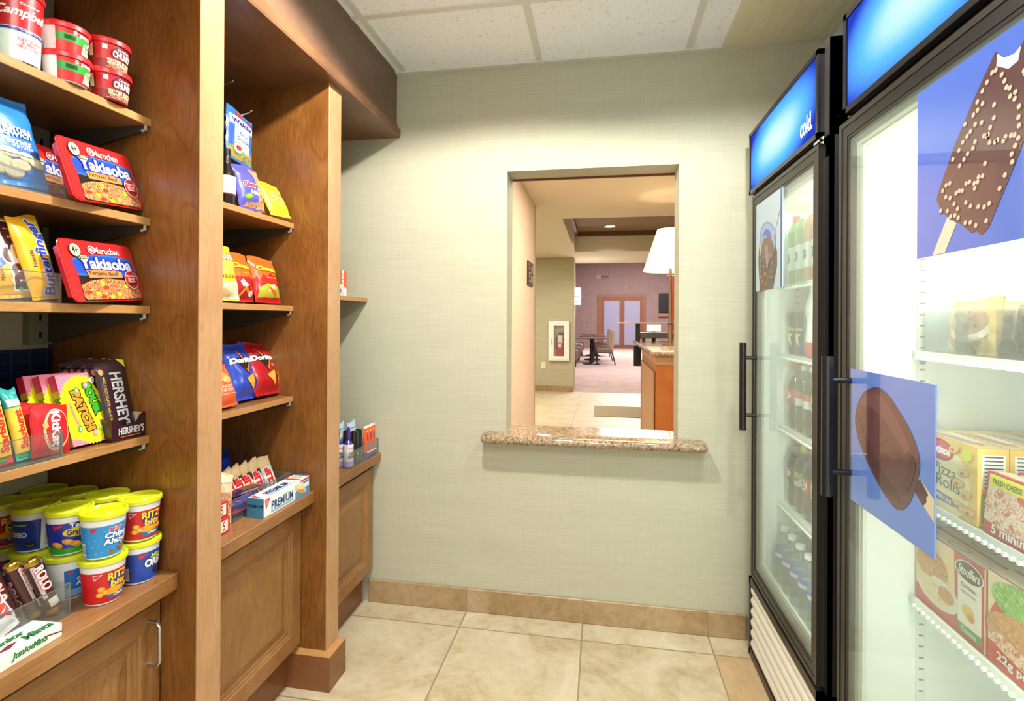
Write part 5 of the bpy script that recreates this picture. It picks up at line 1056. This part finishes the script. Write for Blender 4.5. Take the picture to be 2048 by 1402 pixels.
def lasag(a):
    a.rect('#c8282e', 0, 0, 1, 1); a.poly('#e6cdb0', [(0, .22), (.04, .98), (1, .98), (1, .2), (.5, .1)]); a.ell(LASF, .5, .48, .50, .42); a.ell('#d85a44', .62, .74, .2, .09); a.poly('#e6e22c', [(.06, .98), (.52, .98), (.52, .78), (.04, .80)]); a.text('FRESH CHEESE', .29, .87, .4, .06, '#4a5a20', bold=.03); a.text('5 minutes', .42, .12, .6, .10, '#f2e6e4', out='#a02028', bold=.03); a.rect('#b01c24', .86, .4, 1, .98)
L0 = F(carton_mesh(.17, .112, .04, '#c8282e', lasag, None, lambda a: (a.rect('#e6d6c4', 0, 0, 1, 1), a.rect('#c8282e', 0, 0, 1, .25)), None), 'frozen_meal_box', 'red baked pasta meal box leaning on the middle freezer shelf', 'frozen food box', .700, 1.018, .8825, 0, 4, 'red pasta meal boxes')
dup(L0, (.748, 1.015, .8835), None, 'red baked pasta meal box behind the leaning front one')
def chick(a):
    a.rect('#efd0a0', 0, 0, 1, 1); a.rect('#cc4038', 0, 0, 1, .22); a.poly('#cc4038', [(.62, .2), (1, .2), (1, 1), (.60, 1)]); a.ell('#e6e2d8', .34, .32, .34, .22); a.ell(MASH, .32, .36, .30, .20); a.ell(BREADF, .26, .60, .25, .22); a.ell('#f2e8d8', .40, .44, .14, .06); a.ell(BREADF, .48, .34, .12, .10); a.ell(MASH, .2, .34, .18, .1)
    a.rrect('#f0ece2', .66, .06, .97, .86, .02); a.ell('#e9e4d8', .81, .84, .19, .13); a.ell('#3a3a34', .81, .84, .175, .115); a.text('Stouffers', .81, .84, .29, .085, '#efe9dc', bold=.03, shear=.3); a.rect('#5a9a3a', .66, .06, .97, .17); a.text('Classics', .81, .115, .2, .045, '#eef4e4'); a.text('Chicken', .81, .66, .2, .04, '#5a5a52'); a.text('baked breast', .81, .58, .2, .025, '#8a8a80'); a.ell('#e6bc4a', .80, .36, .08, .07); a.ell('#d8923a', .84, .31, .05, .05)
MT = lambda a: (a.rect('#e9d8c0', 0, 0, 1, 1), a.rect('#c8403a', 0, .0, 1, .06), a.rect('#c8403a', 0, .94, 1, 1), a.ell('#b8a890', .5, .5, .16, .25), a.ell('#e9d8c0', .5, .5, .13, .19))
c0 = F(carton_mesh(.212, .158, .042, '#d8a88a', chick, None, MT, None), 'frozen_meal_box', 'red and tan breaded chicken meal box on the lowest freezer shelf', 'frozen food box', .702, 1.207, .652, 0, 0, 'red chicken meal boxes')
for k in range(3): dup(c0, (.746+.044*k, 1.207, .6528), None, 'red and tan breaded chicken meal box, '+('second', 'third', 'rearmost')[k]+' in its row')
def sandw(a): a.rect('#efd8b8', 0, 0, 1, 1); a.rect('#d2402e', 0, 0, 1, .24); a.poly('#d2402e', [(0, .5), (.1, .72), (.34, .60), (.2, .5)]); a.ell(LEAF, .42, .80, .38, .20); a.ell(BREADF, .5, .42, .52, .26); a.ell(LASF, .5, .30, .48, .12); a.ell(BREADF, .5, .5, .50, .16); a.text('22g protein', .42, .12, .62, .10, '#f4ece8', out='#a82820', bold=.03)
c1 = F(carton_mesh(.20, .165, .042, '#d8a88a', sandw, None, MT, None), 'frozen_meal_box', 'red stuffed sandwich meal box with green lettuce picture, beside the chicken box', 'frozen food box', .702, .992, .652, 0, 0, 'red sandwich meal boxes')
for k in range(2): dup(c1, (.746+.044*k, .992, .6528), None, 'red stuffed sandwich meal box, '+('second', 'third')[k]+' behind the lettuce picture')
o = carton_mesh(.19, .06, .17, '#e6ebe4', None, None, lambda a: (a.rect('#e8ece6', 0, 0, 1, 1), a.ell('#4a6a4a', .35, .5, .3, .3), a.ell('#e8ece6', .35, .5, .24, .2), a.text('Pizza', .35, .5, .3, .12, '#b03a3a', bold=.03))).build('frozen_pizza_box'); tag(o, 'flat white pizza box with green oval on the freezer floor', 'frozen food box'); o.location = (.66, 1.16, .3195); o.rotation_euler = (0, 0, PI)
# ================================================================== ROOM BEYOND THE OPENING
YK = 9.26
mb = MB(); mb.box((-3.2, YW2, -.1), (5.2, YK+.02, 0), FLOOR2); S(mb, 'floor_hall')
t = NT('mauve_carpet'); n = t.noise(t.coord((1, 1, 1), 'World'), 3, 5, .7); n2 = t.noise(t.coord((1, 1, 1), 'World'), 90, 3, .7); CARP = t.fin(t.ramp(t.math('ADD', t.math('MULTIPLY', n, .6), t.math('MULTIPLY', n2, .4)), [(.35, '#a08c85'), (.65, '#bfaaa2')]), .9, .1)
mb = MB(); mb.box((-3.2, YK+.02, -.1), (5.2, 24.2, 0), CARP); S(mb, 'floor_dining')
mb = MB(); mb.box((-.74, YW2, 0), (-.64, 4.97, 2.38), PEACH); S(mb, 'wall_hall_left')
mb = MB(); mb.box((-3.2, 4.97, 0), (-.64, 5.07, 2.38), KHAKI); S(mb, 'wall_hall_left_return')
mb = MB(); mb.box((-3.2, YK, 0), (-.488, YK+.55, 2.38), KHAKI); S(mb, 'wall_hall_end')
mb = MB(); mb.box((-3.2, YK-.012, 0), (-.488, YK, .10), BASET); S(mb, 'baseboard_hall_end')
mb = MB(); mb.box((-3.3, 5.0, 0), (-3.2, YK, 2.38), KHAKI); S(mb, 'wall_hall_side')
mb = MB(); mb.box((5.2, YW2, 0), (5.3, 24.2, 4.2), MAUVE); S(mb, 'wall_dining_right')
mb = MB(); mb.box((-1.35, YK+.55, 0), (-1.25, 24.2, 4.2), MAUVE); S(mb, 'wall_dining_left')
mb = MB(); mb.box((-1.35, 24.04, 0), (5.3, 24.2, 4.2), MAUVE); S(mb, 'wall_dining_end')
mb = MB(); mb.box((-1.35, YK+.95, 4.2), (5.3, 24.2, 4.3), TRIMW); S(mb, 'ceiling_dining')
CREAM = mat('#e0d6bf', .8, name='cream_ceiling_paint')
# hall ceiling with coffer
cx0, cx1, cy0, cy1 = -.43, 4.0, 5.72, 8.55
mb = MB(); z = 2.38
for a, b in (((-3.2, YW2, z), (5.2, cy0, z+.05)), ((-3.2, cy1, z), (5.2, YK+.95, z+.05)), ((-3.2, cy0, z), (cx0, cy1, z+.05)), ((cx1, cy0, z), (5.2, cy1, z+.05))): mb.box(a, b, CREAM)
mb.box((cx0-.05, cy0-.05, z+.05), (cx0, cy1+.05, 2.70), CREAM); mb.box((cx1, cy0-.05, z+.05), (cx1+.05, cy1+.05, 2.70), CREAM); mb.box((cx0, cy0-.05, z+.05), (cx1, cy0, 2.70), CREAM); mb.box((cx0, cy1, z+.05), (cx1, cy1+.05, 2.70), CREAM)
S(mb, 'ceiling_hall')
mb = MB(); mb.box((-.488, YK+.95, 2.38), (5.2, YK+1.0, 4.2), CREAM); S(mb, 'wall_dining_header')
mb = MB(); mb.box((cx0, cy0, 2.70), (cx1, cy1, 2.74), mat('#8b7254', .7)); S(mb, 'ceiling_coffer')
CROWN = mat('#6e4a2e', .4); mb = MB()
mb.box((cx0, cy1-.05, 2.63), (cx1, cy1, 2.70), CROWN); mb.box((cx0, cy1-.07, 2.675), (cx1, cy1-.05, 2.70), CROWN); mb.box((cx0, cy0, 2.63), (cx0+.05, cy1-.05, 2.70), CROWN); mb.box((cx0+.05, cy0, 2.63), (cx1, cy0+.05, 2.70), CROWN); S(mb, 'trim_5')
# recessed lights
GLOW = mat('#fff3dc', .5, emit=6.0, name='lamp_glow')
def downlight(x, y, z, r, label):
    t = thing('recessed_light', label, 'ceiling light', (x, y, z)); mb = MB(); g = mat('#d9c9a0', .4, .3); mb.lathe([(r, -.004, g), (r*.98, -.010, g), (r*.82, -.006, g), (r*.80, .0, g)], 32); mb.build('trim_ring', t)
    mb = MB(); mb.lathe([(r*.80, -.003, GLOW), (0, -.003, GLOW)], 32); mb.build('lens', t)
downlight(.72, 4.28, 2.38, .105, 'round recessed light in the cream ceiling above the bar counter'); downlight(.115, 8.05, 2.70, .095, 'round recessed light inside the brown coffer of the ceiling')
spot('hall_spot', (.72, 4.28, 2.36), 20, WARM, 150, .5, .08); spot('coffer_spot', (.115, 7.95, 2.66), 55, (1, .95, .85), 140, .4, .08)
# khaki wall things
t = thing('extinguisher_cabinet', 'white wall cabinet with a window holding the fire extinguisher', 'cabinet', (-.742, YK, .556)); mb = MB(); Wc = mat('#eef0ea', .4); w, h = .367, .688
for a, b in (((-w/2, -.06, 0), (-.092, 0, h)), ((.092, -.06, 0), (w/2, 0, h)), ((-.092, -.06, 0), (.092, 0, .075)), ((-.092, -.06, h-.075), (.092, 0, h))): mb.box(a, b, Wc)
mb.box((-w/2+.02, -.066, .02), (-.115, -.06, h-.02), Wc); mb.box((.115, -.066, .02), (w/2-.02, -.06, h-.02), Wc); mb.box((-.115, -.066, .02), (.115, -.06, .055), Wc); mb.box((-.115, -.066, h-.055), (.115, -.06, h-.02), Wc)
mb.build('frame', t); mb = MB(); mb.box((-.092, -.012, .075), (.092, -.002, h-.075), mat('#b49a84', .6)); mb.build('back_panel', t); mb = MB(); mb.box((-.092, -.058, .075), (.092, -.056, h-.075), ACRYL); mb.build('window', t); mb = MB(); mb.tube([(-.125, -.066, .28), (-.125, -.078, .285), (-.125, -.078, .385), (-.125, -.066, .39)], .004, STEEL, 8); mb.build('handle', t)
t = thing('fire_extinguisher', 'red fire extinguisher inside the white wall cabinet', 'fire extinguisher', (-.722, YK-.034, .633)); RED = mat('#c02028', .3, coat=.4); mb = MB(); mb.lathe([(0, 0, RED), (.018, 0, RED), (.021, .006, RED), (.021, .30, RED), (.018, .335, RED), (.008, .355, BLACK), (.008, .38, BLACK), (0, .38, BLACK)], 20); mb.v = [(v[0]*3.0, v[1], v[2]) for v in mb.v]
mb.build('cylinder', t); mb = MB(); mb.box((-.04, -.0235, .25), (.04, -.0222, .37), mat('#d8d4c8', .5)); mb.box((-.03, -.0235, .16), (.02, -.0222, .22), mat('#d8d0c8', .5)); mb.box((-.045, -.0235, .23), (.05, -.0224, .245), mat('#b8b4a0', .5)); mb.build('label_plate', t)
mb = MB(); mb.box((-.03, -.01, .38), (.05, .01, .395), BLACK); mb.box((-.02, -.01, .405), (.055, .01, .42), BLACK); mb.build('lever', t); mb = MB(); mb.tube([(-.01, -.005, .37), (-.06, -.005, .36), (-.075, -.005, .28), (-.068, -.005, .12)], .006, BLACK, 8); mb.build('hose', t)
t = thing('wall_outlet', 'cream wall outlet low on the khaki wall', 'outlet', (-1.019, YK, .405)); mb = MB(); mb.box((-.036, -.008, 0), (.036, 0, .116), mat('#efe9d4', .4), .002); mb.build('cover_plate', t); mb = MB(); mb.box((-.016, -.0095, .02), (.016, -.008, .05), mat('#d8d0b8', .4)); mb.box((-.016, -.0095, .066), (.016, -.008, .096), mat('#d8d0b8', .4)); mb.build('socket', t)
# plaque on the peach wall
t = thing('wall_plaque', 'dark brown directory plaque on the peach hall wall', 'sign', (-.638, 4.62, 1.68)); mb = MB(); mb.box((-.001, -.16, -.105), (.012, .16, .105), mat('#4a3a30', .4)); mb.build('plate', t)
mb = MB(); a = Art(); PL = mat('#a8947e', .5); 
for i, (x0, y0, x1, y1) in enumerate(((.03, .17, .09, .19), (.03, .14, .13, .155), (.18, .12, .28, .19), (.03, .10, .20, .115), (.03, .07, .12, .09), (.16, .03, .28, .09), (.03, .03, .12, .05))): a.rect(PL, x0, y0, x1, y1)
mb.art(a, lambda u, v, l: (.0122+l, -.16+u, v-.105)); mb.build('lettering', t)
# bar counter
t = thing('bar_counter', 'orange brown wooden bar counter with a speckled granite top beyond the opening', 'counter', (.40, 4.0, 0)); mb = MB(); mb.box((0, 0, 0), (1.9, 1.35, 1.005), W_BAR); mb.box((-.004, -.004, .94), (1.9, 1.35, 1.008), mat('#b98a62', .4)); mb.build('body', t)
mb = MB(); rings = [(0, 0), (.0, .012), (.03, .012), (.04, .004), (.05, .004)]; y0, y1, z0, z1 = .06, 1.30, .08, .88; vs = []
for i, d in rings: vs += [(-d-.004, y0+i, z0+i), (-d-.004, y1-i, z0+i), (-d-.004, y1-i, z1-i), (-d-.004, y0+i, z1-i)]
mb.add(vs, [(k*4+a_, k*4+(a_+1) % 4, (k+1)*4+(a_+1) % 4, (k+1)*4+a_) for k in range(4) for a_ in range(4)]+[(16, 17, 18, 19)], mat('#b98a5e', .4)); mb.build('side_panel', t)
mb = MB(); pr = [(-.06, 1.018), (-.055, 1.010), (.02, 1.005), (.02, 1.05), (-.045, 1.05), (-.057, 1.045), (-.062, 1.03)]
mb.box((-.05, -.05, 1.009), (1.95, 2.1, 1.05), GRANITE, .012); mb.build('granite_top', t)
mb = MB(); mb.box((-.055, 1.75, .78), (0.02, 1.84, 1.0), BLACK); tag(mb.build('wall_bracket_box', loc=(.40, 4.0, 0)), 'black box hung below the granite bar edge', 'box')
t = thing('table_lamp', 'tall table lamp with a pleated cream shade on the bar', 'lamp', (.60, 4.80, 1.05)); BRZ = mat('#8a7258', .35, .6)
mb = MB(); mb.lathe([(0, 0, BRZ), (.07, 0, BRZ), (.07, .012, BRZ), (.02, .02, BRZ), (.018, .18, BRZ), (.022, .185, mat('#5a4e40', .4, .5)), (.022, .20, BRZ), (.014, .205, BRZ), (.014, .68, BRZ), (.022, .69, BRZ), (.022, .75, BRZ), (0, .75, BRZ)], 20); mb.cyl((-.03, 0, .62), (.06, 0, .62), .004, mat('#c99a6a', .3, .8), 8); mb.build('stand', t)
t2 = NT('pleated_lamp_shade'); t2.b.inputs['Emission Color'].default_value = hx('#ffe0b4'); t2.b.inputs['Emission Strength'].default_value = .38; SHD = t2.fin('#f2e2c8', .8)
mb = MB(); 
def shd(U, V): th = 2*PI*U; r = (.235*(1-V)+.115*V)*(1+.012*math.sin(th*44)); return (r*math.cos(th), r*math.sin(th), .66+.37*V)
mb.grid(shd, 352, 4, SHD); mb.build('lamp_shade', t)
l = bpy.data.lights.new('table_lamp_bulb', 'POINT'); l.energy = 5; l.color = (1, .78, .5); l.shadow_soft_size = .04; o = bpy.data.objects.new('table_lamp_bulb', l); COL.objects.link(o); o.location = (.60, 4.80, 1.86)
t = thing('serving_warmer', 'low grey metal tray unit with a raised glass shelf on the bar', 'warmer', (.62, 5.75, 1.05)); mb = MB(); G = mat('#5a5c58', .3, .7); mb.box((-.22, -.16, .035), (.5, .16, .092), G, .006); mb.box((-.2, -.14, 0), (-.17, -.11, .035), BLACK); mb.box((.44, -.14, 0), (.47, -.11, .035), BLACK); mb.build('base', t)
mb = MB(); mb.box((-.26, -.02, 0), (-.215, .02, .186), BLACK); mb.build('post', t); mb = MB(); mb.box((-.46, -.14, .186), (.12, .14, .2), mat('#b4a890', .3, .4)); mb.build('shelf_plate', t)
t = thing('small_lamp', 'small lit rectangular shade glowing behind the grey tray unit', 'lamp', (.57, 5.98, 1.05)); mb = MB(); mb.box((-.02, -.02, 0), (.02, .02, .11), BLACK); mb.build('base', t); mb = MB(); mb.box((-.072, -.04, .10), (.072, .04, .175), mat('#ffeec4', .6, emit=1.6)); mb.build('lamp_shade', t)
t = thing('orange_banner', 'orange standing banner just visible behind the lamp stand', 'banner', (1.72, 12.0, 0)); mb = MB(); mb.box((-.18, -.01, .06), (.4, .01, 2.2), mat('#d86020', .5)); mb.box((-.2, -.1, 0), (.4, .1, .06), BLACK); mb.build('frame', t); mb = MB(); mb.box((-.14, -.014, 1.45), (.38, -.01, 1.75), mat('#4a4030', .5)); mb.build('print', t)
mb = MB(); mb.box((-.10, 6.96, .0), (.66, 7.82, .006), mat('#a08f6e', .95)); tag(mb.build('floor_mat'), 'flat tan woven mat on the hall tiles before the bar', 'mat')
# sconce on the wall corner
t = thing('wall_sconce', 'glowing white wall sconce on the wall corner', 'sconce', (-.488, 9.55, 1.70)); mb = MB(); mb.box((0, -.06, -.15), (.11, .06, .155), mat('#fffaf0', .5, emit=1.6)); mb.build('glass_shade', t); mb = MB()
for z in (-.09, .0, .04): mb.box((-.0, -.062, z), (.112, .062, z+.008), mat('#6a5a50', .4))
mb.build('band', t)
l = bpy.data.lights.new('sconce_bulb', 'POINT'); l.energy = 12; l.color = (1, .92, .8); l.shadow_soft_size = .08; o = bpy.data.objects.new('sconce_bulb', l); COL.objects.link(o); o.location = (-.30, 9.7, 1.70)
# end wall : vent, doors, screen
t = thing('air_vent', 'small grey vent high on the mauve wall above the frosted doors', 'vent', (.03, 24.04, 3.24)); mb = MB(); mb.box((-.32, -.02, -.1), (.32, 0, .1), mat('#8a7a76', .5)); mb.build('frame', t); mb = MB(); mb.box((-.06, -.024, -.08), (.3, -.02, .08), mat('#4a403c', .5)); mb.build('louvre_panel', t)
DW = mat('#74462e', .45); DG = mat('#8d8fa6', .3, name='frosted_glass')
mb = MB()
for a, b in (((-.17, 23.98, 0), (0, 24.04, 2.42)), ((1.80, 23.98, 0), (1.93, 24.04, 2.42)), ((0, 23.98, 2.30), (1.80, 24.04, 2.42))): mb.box(a, b, mat('#7c4e34', .45))
S(mb, 'trim_6')
for k, (x0, x1) in enumerate(((.0, .90), (.90, 1.80))):
    mb = MB(); 
    for a, b in (((x0, 23.99, .0), (x0+.11, 24.03, 2.30)), ((x1-.11, 23.99, 0), (x1, 24.03, 2.30)), ((x0+.11, 23.99, 0), (x1-.11, 24.03, .17)), ((x0+.11, 23.99, 2.16), (x1-.11, 24.03, 2.30))): mb.box(a, b, DW)
    o = S(mb, 'door_%d' % (k+1)); mb = MB(); mb.box((x0+.11, 24.0, .17), (x1-.11, 24.02, 2.16), DG); mb.build('frosted_pane', o)
t = thing('television', 'flat black television on the mauve wall right of the frosted doors', 'television', (3.1, 24.03, 2.05)); mb = MB(); mb.box((-.6, -.08, -.42), (.6, 0, .42), BLACK); mb.build('screen', t); mb = MB(); mb.box((-.62, -.1, -.60), (.62, 0, -.45), mat('#8a6450', .5)); mb.build('wall_shelf', t)
# dining furniture
DK = mat('#2a2426', .4); TOP = mat('#6a4c42', .3, coat=.3); UP = mat('#6b594e', .8); UPL = mat('#9c8a76', .8)
def dtable(x, y, label):
    t = thing('dining_table', label, 'table', (x, y, 0), group='dining tables'); mb = MB(); mb.box((-.42, -.35, .735), (.42, .35, .765), TOP, .006); mb.build('table_top', t)
    mb = MB(); mb.lathe([(0, 0, DK), (.26, 0, DK), (.25, .03, DK), (.08, .06, DK), (.06, .1, DK), (.055, .7, DK), (.12, .735, DK), (0, .735, DK)], 20); mb.build('pedestal', t); return t
def dchair(x, y, label):
    t = thing('dining_chair', label, 'chair', (x, y, 0), group='upholstered dining chairs'); mb = MB(); mb.box((-.25, -.24, .33), (.22, .24, .47), UP, .03); mb.build('seat', t)
    mb = MB(); mb.prism([(.15, .40), (.22, .36), (.28, .90), (.27, .97), (.22, .97), (.16, .6)], 'y', -.23, .23, UPL); mb.build('backrest', t)
    for sx, sy, dx in ((-.22, -.2, 0), (-.22, .2, 0), (.2, -.2, .09), (.2, .2, .09)): mb = MB(); mb.tube([(sx, sy, .34), (sx+dx, sy, 0)], [.022, .014], DK, 8); mb.build('leg', t)
    return t
for k, y in enumerate((15.3, 16.9, 18.9)):
    dtable(-.28-.01*k, y, ('nearest', 'middle', 'farthest')[k]+' of three pedestal tables lined along the bench'); dchair(.10-.05*k, y-.1, ('nearest', 'middle', 'farthest')[k]+' of three brown dining chairs beside the pedestal tables')
t = thing('bench', 'dark upholstered bench along the left wall of the dining room', 'bench', (-.92, 16.6, 0)); mb = MB(); mb.box((-.28, -2.6, .16), (.28, 2.6, .47), UP, .04); mb.build('seat', t); mb = MB(); mb.box((-.31, -2.6, .47), (-.16, 2.6, 1.0), UP, .03); mb.build('backrest', t)
for yy in (-2.4, 0, 2.4): mb = MB(); mb.box((.18, yy-.03, 0), (.24, yy+.03, .17), DK); mb.build('leg', t)
